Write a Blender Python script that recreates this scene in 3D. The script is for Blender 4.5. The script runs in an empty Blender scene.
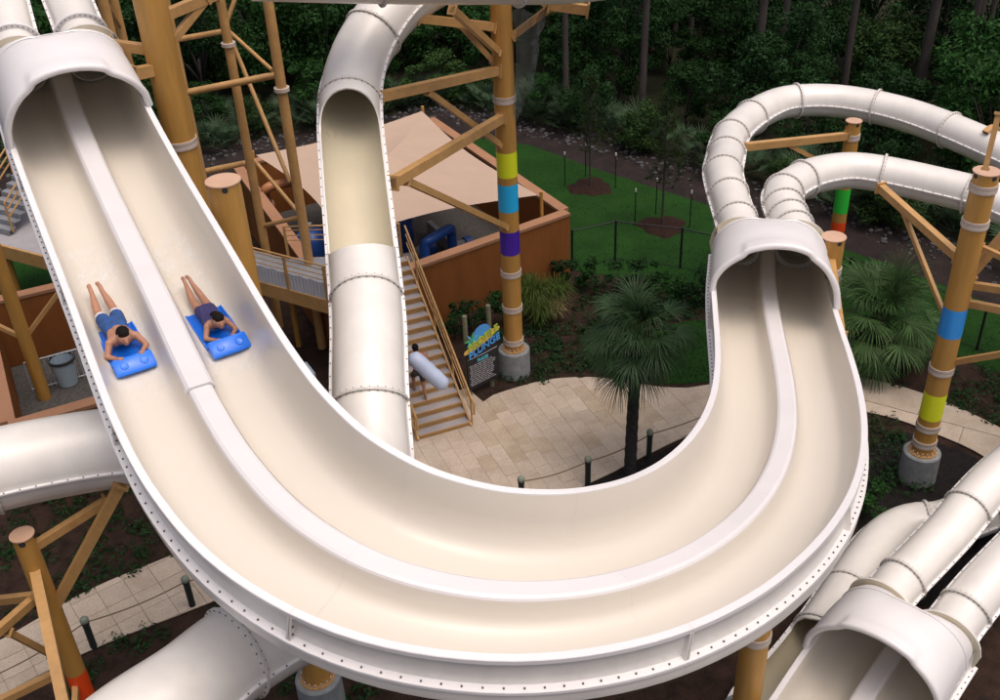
import bpy, bmesh, math, random
import numpy as np
from mathutils import Vector, Matrix
from mathutils.geometry import tessellate_polygon
random.seed(7)
rng = np.random.default_rng(7)
R = math.radians
S = bpy.context.scene
C = S.collection

# ------------------------------------------------------------------ camera
cam_data = bpy.data.cameras.new('camera')
cam_data.sensor_width = 36.0
cam_data.lens = 38.1600
cam_data.clip_start = 0.2
cam_data.clip_end = 600.0
cam = bpy.data.objects.new('camera', cam_data)
C.objects.link(cam)
m3 = Matrix([[0.998903, 0.046824, -0.0], [-0.025841, 0.551267, -0.833929], [-0.039048, 0.833014, 0.551872]])
cam.matrix_world = Matrix.Translation((0, 0, 18.0)) @ m3.to_4x4()
S.camera = cam

# ------------------------------------------------------------------ sky and sun
SUN_EL, SUN_AZ = R(72), R(35)          # azimuth measured from +X towards -Y: high soft light from above the camera's right
world = bpy.data.worlds.new('World')
S.world = world
world.use_nodes = True
wn = world.node_tree
wn.nodes.clear()
sky = wn.nodes.new('ShaderNodeTexSky')
sky.sky_type = 'NISHITA'
sky.sun_disc = False
sky.sun_elevation = SUN_EL
sky.sun_rotation = R(90) + SUN_AZ
sky.air_density = 0.6
sky.dust_density = 9.0
sky.ozone_density = 1.0
bg = wn.nodes.new('ShaderNodeBackground')
bg.inputs['Strength'].default_value = 0.15
wo = wn.nodes.new('ShaderNodeOutputWorld')
wn.links.new(sky.outputs[0], bg.inputs['Color'])
wn.links.new(bg.outputs[0], wo.inputs['Surface'])
sun_d = bpy.data.lights.new('sun', 'SUN')
sun_d.energy = 0.65
sun_d.angle = R(90)
sun_d.color = (1.0, 0.96, 0.92)
sun = bpy.data.objects.new('sun', sun_d)
C.objects.link(sun)
sd = Vector((math.cos(SUN_EL) * math.cos(-SUN_AZ), math.cos(SUN_EL) * math.sin(-SUN_AZ), math.sin(SUN_EL)))
sun.rotation_euler = sd.to_track_quat('Z', 'Y').to_euler()
S.view_settings.view_transform = 'Standard'
S.view_settings.look = 'None'
S.view_settings.exposure = 0.05
S.view_settings.gamma = 1.0

# ------------------------------------------------------------------ materials
MATS = {}
def mat(name, col, rough=0.6, var=0.0, vscale=3.0, col2=None, bump=0.0, bscale=20.0, coat=0.0, metal=0.0,
        island=0.0, objr=0.0, spec=0.5, fine=0.0, trans=0.0, stretch=None, sss=0.0):
    m = bpy.data.materials.new(name)
    m.use_nodes = True
    nt = m.node_tree
    b = nt.nodes['Principled BSDF']
    b.inputs['Roughness'].default_value = rough
    b.inputs['Metallic'].default_value = metal
    b.inputs['Specular IOR Level'].default_value = spec
    if coat:
        b.inputs['Coat Weight'].default_value = coat
        b.inputs['Coat Roughness'].default_value = 0.2
    tc = nt.nodes.new('ShaderNodeTexCoord')
    src = tc.outputs['Object']
    if stretch:
        mp = nt.nodes.new('ShaderNodeMapping')
        mp.inputs['Scale'].default_value = stretch
        nt.links.new(src, mp.inputs['Vector'])
        src = mp.outputs[0]
    rgb = nt.nodes.new('ShaderNodeRGB')
    rgb.outputs[0].default_value = (*col, 1)
    out = rgb.outputs[0]
    if var or col2:
        n = nt.nodes.new('ShaderNodeTexNoise')
        n.inputs['Scale'].default_value = vscale
        n.inputs['Detail'].default_value = 6
        n.inputs['Roughness'].default_value = 0.62
        nt.links.new(src, n.inputs['Vector'])
        rp = nt.nodes.new('ShaderNodeValToRGB')
        c2 = col2 if col2 else tuple(c * (1 - var) for c in col)
        rp.color_ramp.elements[0].position = 0.34
        rp.color_ramp.elements[1].position = 0.66
        rp.color_ramp.elements[0].color = (*c2, 1)
        rp.color_ramp.elements[1].color = (*col, 1)
        nt.links.new(n.outputs['Fac'], rp.inputs['Fac'])
        out = rp.outputs[0]
        rr = nt.nodes.new('ShaderNodeMapRange')
        rr.inputs['To Min'].default_value = max(rough - 0.08, 0.02)
        rr.inputs['To Max'].default_value = min(rough + 0.12, 1)
        nt.links.new(n.outputs['Fac'], rr.inputs['Value'])
        nt.links.new(rr.outputs[0], b.inputs['Roughness'])
    if fine:
        n2 = nt.nodes.new('ShaderNodeTexNoise')
        n2.inputs['Scale'].default_value = bscale * 1.7
        n2.inputs['Detail'].default_value = 5
        nt.links.new(src, n2.inputs['Vector'])
        mr = nt.nodes.new('ShaderNodeMapRange')
        mr.inputs['From Min'].default_value = 0.3
        mr.inputs['From Max'].default_value = 0.7
        mr.inputs['To Min'].default_value = 1 - fine
        mr.inputs['To Max'].default_value = 1 + fine
        nt.links.new(n2.outputs['Fac'], mr.inputs['Value'])
        mx = nt.nodes.new('ShaderNodeVectorMath')
        mx.operation = 'SCALE'
        nt.links.new(out, mx.inputs[0])
        nt.links.new(mr.outputs[0], mx.inputs['Scale'])
        out = mx.outputs[0]
    if island or objr:
        g = nt.nodes.new('ShaderNodeNewGeometry')
        oi = nt.nodes.new('ShaderNodeObjectInfo')
        a = nt.nodes.new('ShaderNodeMath'); a.operation = 'MULTIPLY_ADD'
        a.inputs[1].default_value = 2 * island; a.inputs[2].default_value = 1 - island
        nt.links.new(g.outputs['Random Per Island'], a.inputs[0])
        b2 = nt.nodes.new('ShaderNodeMath'); b2.operation = 'MULTIPLY_ADD'
        b2.inputs[1].default_value = 2 * objr; b2.inputs[2].default_value = 1 - objr
        nt.links.new(oi.outputs['Random'], b2.inputs[0])
        c3 = nt.nodes.new('ShaderNodeMath'); c3.operation = 'MULTIPLY'
        nt.links.new(a.outputs[0], c3.inputs[0]); nt.links.new(b2.outputs[0], c3.inputs[1])
        mx = nt.nodes.new('ShaderNodeVectorMath'); mx.operation = 'SCALE'
        nt.links.new(out, mx.inputs[0]); nt.links.new(c3.outputs[0], mx.inputs['Scale'])
        out = mx.outputs[0]
    nt.links.new(out, b.inputs['Base Color'])
    if bump:
        nb = nt.nodes.new('ShaderNodeTexNoise')
        nb.inputs['Scale'].default_value = bscale
        nb.inputs['Detail'].default_value = 6
        nt.links.new(src, nb.inputs['Vector'])
        bp = nt.nodes.new('ShaderNodeBump')
        bp.inputs['Strength'].default_value = bump
        bp.inputs['Distance'].default_value = 0.03
        nt.links.new(nb.outputs['Fac'], bp.inputs['Height'])
        nt.links.new(bp.outputs[0], b.inputs['Normal'])
    if trans:
        ms = nt.nodes.new('ShaderNodeMixShader')
        tl = nt.nodes.new('ShaderNodeBsdfTranslucent')
        nt.links.new(out, tl.inputs['Color'])
        ms.inputs[0].default_value = trans
        nt.links.new(b.outputs[0], ms.inputs[1])
        nt.links.new(tl.outputs[0], ms.inputs[2])
        nt.links.new(ms.outputs[0], nt.nodes['Material Output'].inputs['Surface'])
    MATS[name] = m
    return m

mat('gelcoat', (0.74, 0.712, 0.67), 0.32, var=0.10, vscale=1.6, coat=0.35, bump=0.008, bscale=1.2, stretch=(1, 1, 0.3), fine=0.02)
mat('gel_rim', (0.755, 0.735, 0.735), 0.38, var=0.04, vscale=1.5, coat=0.15)
mat('gel_divider', (0.70, 0.675, 0.675), 0.4, var=0.04, vscale=1.2, coat=0.15)
mat('cream', (0.635, 0.585, 0.51), 0.36, var=0.02, vscale=0.35, coat=0.22)
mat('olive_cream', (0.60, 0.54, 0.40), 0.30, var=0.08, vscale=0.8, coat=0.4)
mat('flange', (0.68, 0.65, 0.61), 0.5, var=0.10, vscale=4.0)
mat('bolt', (0.13, 0.12, 0.11), 0.5, metal=0.4)
mat('ochre', (0.50, 0.265, 0.062), 0.45, var=0.25, vscale=3.0, fine=0.06, bscale=6, stretch=(1, 1, 0.13))
mat('ochre_arm', (0.50, 0.285, 0.105), 0.5, var=0.22, vscale=2.2, fine=0.06, bscale=6)
mat('cap', (0.56, 0.36, 0.25), 0.55, var=0.10, vscale=5)
mat('clamp', (0.52, 0.44, 0.38), 0.6, var=0.12, vscale=5)
mat('concrete', (0.27, 0.29, 0.30), 0.85, var=0.30, vscale=4, bump=0.3, bscale=18)
mat('band_yellow', (0.72, 0.78, 0.02), 0.4, var=0.04)
mat('band_cyan', (0.02, 0.45, 0.85), 0.4, var=0.04)
mat('band_violet', (0.06, 0.015, 0.36), 0.4, var=0.04)
mat('band_blue', (0.03, 0.30, 0.80), 0.4, var=0.04)
mat('band_green', (0.03, 0.50, 0.05), 0.4, var=0.04)
mat('band_red', (0.75, 0.07, 0.01), 0.4, var=0.04)
mat('terracotta', (0.25, 0.092, 0.027), 0.85, var=0.28, vscale=1.2, bump=0.25, bscale=30, fine=0.05, stretch=(1, 1, 0.22), spec=0.12)
mat('coping', (0.36, 0.19, 0.11), 0.8, var=0.15, vscale=1.5, bump=0.15, bscale=25, spec=0.12)
mat('sailcloth', (0.52, 0.385, 0.295), 0.85, var=0.06, vscale=1.0, bump=0.05, bscale=60, trans=0.12, spec=0.12)
mat('blue_pipe', (0.015, 0.07, 0.30), 0.4, var=0.1)
mat('gray_metal', (0.25, 0.26, 0.28), 0.5, var=0.2, vscale=6)
mat('dark', (0.03, 0.03, 0.033), 0.6, var=0.2)
mat('gravel_floor', (0.11, 0.105, 0.10), 0.95, var=0.4, vscale=9, bump=0.6, bscale=40, fine=0.3, spec=0.12)
mat('tread', (0.36, 0.34, 0.35), 0.8, var=0.16, vscale=3, fine=0.1, bscale=30)
mat('panel', (0.52, 0.54, 0.58), 0.5, var=0.1, vscale=3)
mat('mulch', (0.046, 0.026, 0.019), 0.95, col2=(0.020, 0.013, 0.010), vscale=2.4, bump=0.8, bscale=24, fine=0.45, spec=0.12)
mat('black_mulch', (0.020, 0.017, 0.016), 0.95, col2=(0.010, 0.009, 0.009), vscale=6, bump=0.9, bscale=26, fine=0.4, spec=0.12)
mat('red_mulch', (0.036, 0.018, 0.013), 0.95, col2=(0.02, 0.011, 0.009), vscale=6, bump=0.8, bscale=30, fine=0.35, spec=0.12)
mat('soil', (0.034, 0.024, 0.023), 0.95, col2=(0.016, 0.014, 0.013), vscale=1.3, bump=0.7, bscale=12, fine=0.35, spec=0.12)
mat('forest_floor', (0.030, 0.030, 0.016), 0.95, col2=(0.016, 0.018, 0.010), vscale=0.8, bump=0.8, bscale=8, fine=0.4, spec=0.12)
mat('turf', (0.016, 0.058, 0.009), 0.9, col2=(0.010, 0.037, 0.006), vscale=0.6, bump=0.6, bscale=40, fine=0.35, spec=0.12)
mat('grass', (0.017, 0.058, 0.012), 0.8, island=0.3, spec=0.12)
mat('travertine', (0.50, 0.42, 0.34), 0.75, col2=(0.41, 0.335, 0.26), vscale=1.1, bump=0.12, bscale=22, fine=0.16, objr=0.06, spec=0.12)
mat('travertine_dark', (0.46, 0.38, 0.285), 0.75, col2=(0.38, 0.305, 0.22), vscale=1.8, bump=0.12, bscale=22, fine=0.15, objr=0.06, spec=0.12)
mat('grout', (0.33, 0.275, 0.215), 0.95, var=0.2)
mat('stone', (0.085, 0.082, 0.085), 0.9, island=0.45, bump=0.3, bscale=15, spec=0.12)
mat('leaf_dark', (0.015, 0.046, 0.012), 0.55, island=0.5, objr=0.25, trans=0.2, spec=0.12)
mat('leaf_mid', (0.018, 0.058, 0.012), 0.55, island=0.5, objr=0.3, trans=0.2, spec=0.12)
mat('leaf_olive', (0.030, 0.064, 0.016), 0.6, island=0.5, objr=0.3, trans=0.2, spec=0.12)
mat('palmetto', (0.055, 0.095, 0.050), 0.5, island=0.4, objr=0.2, trans=0.15, spec=0.12)
mat('palm_leaf', (0.066, 0.125, 0.042), 0.45, island=0.45, trans=0.2, spec=0.12)
mat('palm_leaf_dark', (0.030, 0.064, 0.025), 0.45, island=0.45, trans=0.2, spec=0.2)
mat('palm_dead', (0.16, 0.08, 0.035), 0.8, island=0.4)
mat('cordgrass', (0.075, 0.115, 0.025), 0.6, island=0.5, trans=0.2, spec=0.12)
mat('cordgrass_dry', (0.20, 0.17, 0.06), 0.7, island=0.4, trans=0.2)
mat('bark', (0.085, 0.072, 0.066), 0.95, var=0.4, vscale=5, bump=0.8, bscale=14, stretch=(1, 1, 0.25), spec=0.12)
mat('palm_bark', (0.055, 0.052, 0.048), 0.95, var=0.5, vscale=8, bump=1.0, bscale=18, spec=0.12)
mat('pine_needle', (0.026, 0.046, 0.014), 0.6, island=0.4, trans=0.15, spec=0.12)
mat('black_metal', (0.012, 0.012, 0.013), 0.45, var=0.2)
mat('bollard', (0.018, 0.024, 0.022), 0.6, var=0.3, vscale=9, bump=0.2, bscale=30)
mat('verdigris', (0.24, 0.27, 0.21), 0.7, var=0.25, vscale=20)
mat('rope', (0.20, 0.15, 0.10), 0.9, var=0.2, vscale=40)
mat('sign_black', (0.012, 0.012, 0.016), 0.5, var=0.2)
mat('ink_white', (0.42, 0.42, 0.45), 0.6)
mat('ink_cyan', (0.10, 0.50, 0.62), 0.5)
mat('ink_blue', (0.04, 0.17, 0.60), 0.5)
mat('ink_sky', (0.08, 0.34, 0.80), 0.5)
mat('ink_green', (0.07, 0.38, 0.14), 0.5)
mat('ink_lime', (0.42, 0.55, 0.06), 0.5)
mat('ink_yellow', (0.75, 0.50, 0.10), 0.5)
mat('ink_pale', (0.72, 0.60, 0.50), 0.5)
mat('mat_blue', (0.004, 0.14, 0.72), 0.35, var=0.15, vscale=5, coat=0.2)
mat('mat_light', (0.005, 0.16, 0.78), 0.33, var=0.08, vscale=5, coat=0.25)
mat('skin', (0.42, 0.205, 0.125), 0.45, var=0.14, vscale=9)
mat('skin2', (0.38, 0.185, 0.115), 0.45, var=0.14, vscale=9)
mat('sole', (0.55, 0.28, 0.22), 0.6)
mat('hair', (0.010, 0.007, 0.006), 0.8, var=0.3, vscale=30, spec=0.15)
mat('shorts_blue', (0.016, 0.085, 0.30), 0.75, col2=(0.02, 0.05, 0.14), vscale=9)
mat('shorts_white', (0.62, 0.60, 0.62), 0.8, var=0.1)
mat('swim_navy', (0.035, 0.028, 0.13), 0.6, col2=(0.022, 0.018, 0.07), vscale=10)
mat('swim_cyan', (0.03, 0.27, 0.42), 0.6, var=0.3, vscale=25)
mat('vest_red', (0.80, 0.07, 0.02), 0.6, var=0.1)
mat('inflatable', (0.50, 0.58, 0.76), 0.35, var=0.06, coat=0.2)
mat('bamboo', (0.19, 0.19, 0.12), 0.7, var=0.3, vscale=8)
mat('bucket', (0.40, 0.52, 0.62), 0.5, var=0.1)
mat('orange_pipe', (0.42, 0.17, 0.07), 0.5, var=0.15)
mat('foam', (0.80, 0.82, 0.84), 0.6)
mat('white_cap', (0.65, 0.65, 0.62), 0.7)

def glassy(name, col, alpha):
    m = mat(name, col, 0.8)
    nt = m.node_tree
    b = nt.nodes['Principled BSDF']
    ms = nt.nodes.new('ShaderNodeMixShader')
    tr = nt.nodes.new('ShaderNodeBsdfTransparent')
    ms.inputs[0].default_value = alpha
    nt.links.new(tr.outputs[0], ms.inputs[1])
    nt.links.new(b.outputs[0], ms.inputs[2])
    nt.links.new(ms.outputs[0], nt.nodes['Material Output'].inputs['Surface'])
    return m
glassy('netting', (0.16, 0.18, 0.17), 0.34)
glassy('water_film', (0.80, 0.84, 0.86), 0.30)

# ------------------------------------------------------------------ mesh helpers
ORI = {}
def V(p): return Vector(p)
class MB:
    def __init__(self): self.v = []; self.f = []; self.mi = []
    def add(self, verts, faces, mi=0):
        n = len(self.v)
        self.v += [tuple(p) for p in verts]
        self.f += [tuple(i + n for i in f) for f in faces]
        self.mi += [mi] * len(faces)
        return self
    def box(self, c, s, rz=0.0, mi=0):
        c = V(c); co, si = math.cos(rz), math.sin(rz)
        vs = []
        for z in (-.5, .5):
            for x, y in ((-.5, -.5), (.5, -.5), (.5, .5), (-.5, .5)):
                px, py = x * s[0], y * s[1]
                vs.append((c.x + px * co - py * si, c.y + px * si + py * co, c.z + z * s[2]))
        return self.add(vs, [(3, 2, 1, 0), (4, 5, 6, 7), (0, 1, 5, 4), (1, 2, 6, 5), (2, 3, 7, 6), (3, 0, 4, 7)], mi)
    def beam(self, p, q, w, h=None, mi=0, up=(0, 0, 1)):
        p, q = V(p), V(q); h = h or w
        t = (q - p).normalized(); u = V(up)
        if abs(t.dot(u)) > 0.98: u = V((1, 0, 0))
        s = t.cross(u).normalized(); n = s.cross(t)
        vs = []
        for e in (p, q):
            for a, b in ((-1, -1), (1, -1), (1, 1), (-1, 1)):
                vs.append(e + s * (a * w / 2) + n * (b * h / 2))
        return self.add(vs, [(0, 1, 2, 3), (7, 6, 5, 4), (0, 4, 5, 1), (1, 5, 6, 2), (2, 6, 7, 3), (3, 7, 4, 0)], mi)
    def cyl(self, p, q, r, r2=None, n=12, caps=True, mi=0):
        p, q = V(p), V(q); r2 = r if r2 is None else r2
        t = (q - p).normalized(); u = V((0, 0, 1)) if abs(t.z) < 0.95 else V((1, 0, 0))
        s = t.cross(u).normalized(); m = s.cross(t)
        vs = []
        for e, rr in ((p, r), (q, r2)):
            for i in range(n):
                a = 2 * math.pi * i / n
                vs.append(e + s * (rr * math.cos(a)) + m * (rr * math.sin(a)))
        fs = [(i, i + n, (i + 1) % n + n, (i + 1) % n) for i in range(n)]
        if caps: fs += [tuple(range(n)), tuple(range(2 * n - 1, n - 1, -1))]
        return self.add(vs, fs, mi)
    def tube(self, pts, rad, n=8, caps=True, mi=0):
        pts = [V(p) for p in pts]
        if not hasattr(rad, '__len__'): rad = [rad] * len(pts)
        vs = []; fs = []
        s = None
        for i, p in enumerate(pts):
            t = (pts[min(i + 1, len(pts) - 1)] - pts[max(i - 1, 0)]).normalized()
            if s is None:
                u = V((0, 0, 1)) if abs(t.z) < 0.9 else V((1, 0, 0))
                s = t.cross(u).normalized()
            s = (s - t * s.dot(t)).normalized(); m = s.cross(t)
            for k in range(n):
                a = 2 * math.pi * k / n
                vs.append(p + s * (rad[i] * math.cos(a)) + m * (rad[i] * math.sin(a)))
        for i in range(len(pts) - 1):
            for k in range(n):
                fs.append((i * n + k, (i + 1) * n + k, (i + 1) * n + (k + 1) % n, i * n + (k + 1) % n))
        if caps: fs += [tuple(range(n)), tuple(range(len(pts) * n - 1, (len(pts) - 1) * n - 1, -1))]
        return self.add(vs, fs, mi)
    def grid(self, rows, close=False, mi=0):
        n = len(rows[0]); vs = [p for r in rows for p in r]; fs = []
        for i in range(len(rows) - 1):
            for k in range(n if close else n - 1):
                k2 = (k + 1) % n
                fs.append((i * n + k, i * n + k2, (i + 1) * n + k2, (i + 1) * n + k))
        return self.add(vs, fs, mi)
    def lathe(self, c, prof, n=16, mi=0):
        c = V(c)
        rows = [[(c.x + r * math.cos(2 * math.pi * k / n), c.y + r * math.sin(2 * math.pi * k / n), c.z + z) for k in range(n)] for r, z in prof]
        self.grid(rows, True, mi)
        return self
    def prism(self, poly, z0, z1, mi=0):
        n = len(poly)
        vs = [(x, y, z0) for x, y in poly] + [(x, y, z1) for x, y in poly]
        tr = tessellate_polygon([[V((x, y, 0)) for x, y in poly]])
        ar = sum(poly[i][0] * poly[(i + 1) % n][1] - poly[(i + 1) % n][0] * poly[i][1] for i in range(n))
        fs = []
        for t in tr:
            a, b, c = t
            cr = (poly[b][0] - poly[a][0]) * (poly[c][1] - poly[a][1]) - (poly[b][1] - poly[a][1]) * (poly[c][0] - poly[a][0])
            if cr < 0: a, b, c = a, c, b
            fs.append((a + n, b + n, c + n)); fs.append((c, b, a))
        for i in range(n):
            j = (i + 1) % n
            fs.append((i, j, j + n, i + n) if ar > 0 else (j, i, i + n, j + n))
        return self.add(vs, fs, mi)
    def build(self, name, mats, parent=None, smooth=False, angle=35, kind=None, weld=False):
        if isinstance(mats, str): mats = [mats]
        o3 = ORI.get(parent.name, Vector()) if parent else Vector()
        me = bpy.data.meshes.new(name)
        vv = [(p[0] - o3.x, p[1] - o3.y, p[2] - o3.z) for p in self.v]
        me.from_pydata(vv, [], self.f)
        if weld:
            me.polygons.foreach_set('material_index', self.mi)
            bw = bmesh.new(); bw.from_mesh(me); bmesh.ops.remove_doubles(bw, verts=bw.verts, dist=1e-4); bw.to_mesh(me); bw.free()
        for k in mats: me.materials.append(MATS[k])
        if len(mats) > 1 and not weld: me.polygons.foreach_set('material_index', self.mi)
        if smooth:
            me.polygons.foreach_set('use_smooth', [True] * len(me.polygons))
            me.set_sharp_from_angle(angle=R(angle))
        me.update()
        o = bpy.data.objects.new(name, me)
        C.objects.link(o)
        if parent:
            o.parent = parent
        ORI[o.name] = o3
        if kind: o['kind'] = kind
        return o

def thing(name, label, cat, loc=(0, 0, 0), group=None):
    o = bpy.data.objects.new(name, None)
    o.empty_display_size = 0.3
    C.objects.link(o)
    o.location = loc
    ORI[o.name] = V(loc)
    o['label'] = label; o['category'] = cat
    if group: o['group'] = group
    return o
def tag(o, label, cat, group=None):
    o['label'] = label; o['category'] = cat
    if group: o['group'] = group
    return o
def struct(o): o['kind'] = 'structure'; return o
def copy_tree(o, parent=None):
    c = o.copy(); C.objects.link(c)
    if parent: c.parent = parent
    for ch in o.children: copy_tree(ch, c)
    return c
def catmull(pts, step):
    pts = [np.array(p, float) for p in pts]
    P = [2 * pts[0] - pts[1]] + pts + [2 * pts[-1] - pts[-2]]
    dense = []
    for i in range(1, len(P) - 2):
        for u in np.linspace(0, 1, 24, endpoint=False):
            a, b, c, d = P[i - 1], P[i], P[i + 1], P[i + 2]
            dense.append(.5 * (2 * b + (c - a) * u + (2 * a - 5 * b + 4 * c - d) * u * u + (3 * b - a - 3 * c + d) * u ** 3))
    dense.append(pts[-1])
    dense = np.array(dense)
    L = np.concatenate([[0], np.cumsum(np.linalg.norm(np.diff(dense[:, :3], axis=0), axis=1))])
    n = max(int(round(L[-1] / step)), 2)
    s = np.linspace(0, L[-1], n + 1)
    return s, np.stack([np.interp(s, L, dense[:, k]) for k in range(dense.shape[1])], 1)

# ------------------------------------------------------------------ ground, lawns, gravel
def sheet(name, poly, z, matn, parent=None):
    m = MB(); tr = tessellate_polygon([[V((x, y, 0)) for x, y in poly]])
    fs = []
    for a, b, c in tr:
        cr = (poly[b][0] - poly[a][0]) * (poly[c][1] - poly[a][1]) - (poly[b][1] - poly[a][1]) * (poly[c][0] - poly[a][0])
        fs.append((a, b, c) if cr > 0 else (a, c, b))
    m.add([(x, y, z) for x, y in poly], fs)
    return m.build(name, matn, parent)
def smooth_poly(poly, k=6):
    n = len(poly); out = []
    for i in range(n):
        a, b, c, d = (np.array(poly[(i + j) % n], float) for j in (-1, 0, 1, 2))
        for u in np.linspace(0, 1, k, endpoint=False):
            out.append(tuple(.5 * (2 * b + (c - a) * u + (2 * a - 5 * b + 4 * c - d) * u * u + (3 * b - a - 3 * c + d) * u ** 3)))
    return out
struct(sheet('ground', [(-300, -200), (300, -200), (300, 400), (-300, 400)], -0.02, 'mulch'))
def forest_edge(x):
    return float(np.interp(x, [-60, -25, -12, -2, 3, 8, 12.6, 16, 20, 26, 60], [44, 42.5, 44, 48, 44.5, 39.8, 35.6, 31.6, 27.5, 22, 8]))
fe = [(x, forest_edge(x)) for x in range(-60, 62, 3)]
struct(sheet('forest_floor', fe + [(160, 8), (160, 200), (-160, 200), (-160, 44)], -0.012, 'forest_floor'))
gl = [(-60, 40), (-25, 39), (-12, 40.5), (-3, 44.5), (1.69, 42.4), (4.36, 39.2), (7.8, 35.9), (11, 32.9), (13.5, 30.4), (16, 27.3), (20, 22.5), (28, 14)]
struct(sheet('bare_soil_strip', gl + [(x, y + 0.6) for x, y in reversed(fe) if x < 30], -0.008, 'soil'))
lawn_poly = [(2.62, 32.0), (4.5, 31.2), (7.5, 30.2), (10, 28.3), (13, 26.2), (15.5, 23.6), (18, 20), (27, 13.6)] + [(20, 23.2), (16, 28.1), (13.5, 31.2), (11, 33.8), (7.8, 36.9), (4.36, 40.3), (1.69, 43.2), (-3, 45.4), (-2.0, 41.2)]
struct(sheet('lawn', lawn_poly, -0.004, 'turf'))
lawn2 = [(-30, 22), (-17, 23), (-15.6, 28.6), (-12.4, 29.8), (-9.6, 33), (-9.6, 40), (-30, 39)]
struct(sheet('lawn', lawn2, -0.004, 'turf'))
lawn3 = smooth_poly([(4.2, 25.3), (5.3, 25.0), (6.5, 25.2), (8.0, 26.2), (7.2, 28.2), (5.4, 28.2), (4.3, 27)])
struct(sheet('lawn', lawn3, -0.004, 'turf'))
struct(sheet('black_mulch_bed', smooth_poly([(8.6, 20.4), (9.6, 21.6), (10.6, 22.3), (11.4, 21.8), (12.2, 21.1), (12.8, 19.8), (12.2, 18.0), (10.5, 16.5), (8.6, 16.5)]), -0.003, 'black_mulch'))
struct(sheet('black_mulch_bed', smooth_poly([(1.6, 18.6), (1.6, 20.3), (2.6, 21.0), (3.7, 21.65), (5.0, 22.4), (6.2, 22.3), (5.6, 20.0), (3.6, 18.4)]), -0.003, 'black_mulch'))
# bare mulch strips by building are the ground itself

def blades(name, polys_boxes, n, h, label, matn, w=0.012):
    """short grass as one mass: triangles scattered over boxes filtered by polygon"""
    def inside(p, poly):
        x, y = p; c = False; j = len(poly) - 1
        for i in range(len(poly)):
            xi, yi = poly[i]; xj, yj = poly[j]
            if (yi > y) != (yj > y) and x < (xj - xi) * (y - yi) / (yj - yi) + xi: c = not c
            j = i
        return c
    vs = []; fs = []
    for poly, k in polys_boxes:
        xs = [p[0] for p in poly]; ys = [p[1] for p in poly]
        made = 0
        while made < k:
            x, y = random.uniform(max(min(xs), -18), min(max(xs), 20)), random.uniform(min(ys), max(ys))
            made += 1
            if not inside((x, y), poly): continue
            a = random.uniform(0, 6.28); hh = h * random.uniform(.5, 1.3); lx, ly = random.uniform(-.6, .6) * hh, random.uniform(-.6, .6) * hh
            b = len(vs)
            vs += [(x - w * math.cos(a), y - w * math.sin(a), -0.004), (x + w * math.cos(a), y + w * math.sin(a), -0.004), (x + lx, y + ly, hh)]
            fs.append((b, b + 1, b + 2))
    o = MB().add(vs, fs).build(name, matn, kind='stuff')
    tag(o, label, 'grass')
    return o
blades('lawn_grass', [(lawn_poly, 42000), (lawn2, 12000), (lawn3, 5000)], None, 0.05, 'short mown grass covering the lawns', 'grass')

# rocks along the wood's edge
mrock = MB()
base_ico = None
bmi = bmesh.new(); bmesh.ops.create_icosphere(bmi, subdivisions=1, radius=1.0)
ico_v = [v.co.copy() for v in bmi.verts]; ico_f = [tuple(v.index for v in f.verts) for f in bmi.faces]; bmi.free()
for i in range(1500):
    x = random.uniform(-24, 22)
    e = forest_edge(x)
    y = e + random.gauss(-0.1, 0.7) + .5 * math.sin(x * 1.7)
    if x < -8 and random.random() < .3: continue
    r = random.uniform(0.03, 0.11) * (1.3 if random.random() < .1 else 1)
    a = random.uniform(0, 6.28)
    sx, sy, sz = r * random.uniform(.7, 1.3), r * random.uniform(.7, 1.3), r * random.uniform(.45, .9)
    vs = []
    for v in ico_v:
        k = random.uniform(.8, 1.15)
        px, py = v.x * sx * k, v.y * sy * k
        vs.append((x + px * math.cos(a) - py * math.sin(a), y + px * math.sin(a) + py * math.cos(a), v.z * sz * k + sz * .3))
    mrock.add(vs, ico_f)
tag(mrock.build('rip_rap', 'stone', kind='stuff'), 'grey rubble stones scattered along the edge of the wood', 'stones')

# ------------------------------------------------------------------ paths
def clip(poly, tile):
    out = list(poly)
    n = len(tile)
    for i in range(n):
        a, b = tile[i], tile[(i + 1) % n]
        inp, out = out, []
        if not inp: break
        def side(p): return (b[0] - a[0]) * (p[1] - a[1]) - (b[1] - a[1]) * (p[0] - a[0])
        for k in range(len(inp)):
            p, q = inp[k - 1], inp[k]
            sp, sq = side(p), side(q)
            if sp >= 0 and sq >= 0: out.append(q)
            elif sp >= 0 > sq or sq >= 0 > sp:
                t = sp / (sp - sq); x = (p[0] + t * (q[0] - p[0]), p[1] + t * (q[1] - p[1]))
                out.append(x)
                if sq >= 0: out.append(q)
    res = []
    for p in out:
        if not res or (abs(p[0] - res[-1][0]) + abs(p[1] - res[-1][1])) > 0.01: res.append(p)
    if len(res) > 2 and abs(res[0][0] - res[-1][0]) + abs(res[0][1] - res[-1][1]) < 0.01: res.pop()
    return res
def area(p): return .5 * sum(p[i][0] * p[(i + 1) % len(p)][1] - p[(i + 1) % len(p)][0] * p[i][1] for i in range(len(p)))
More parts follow.
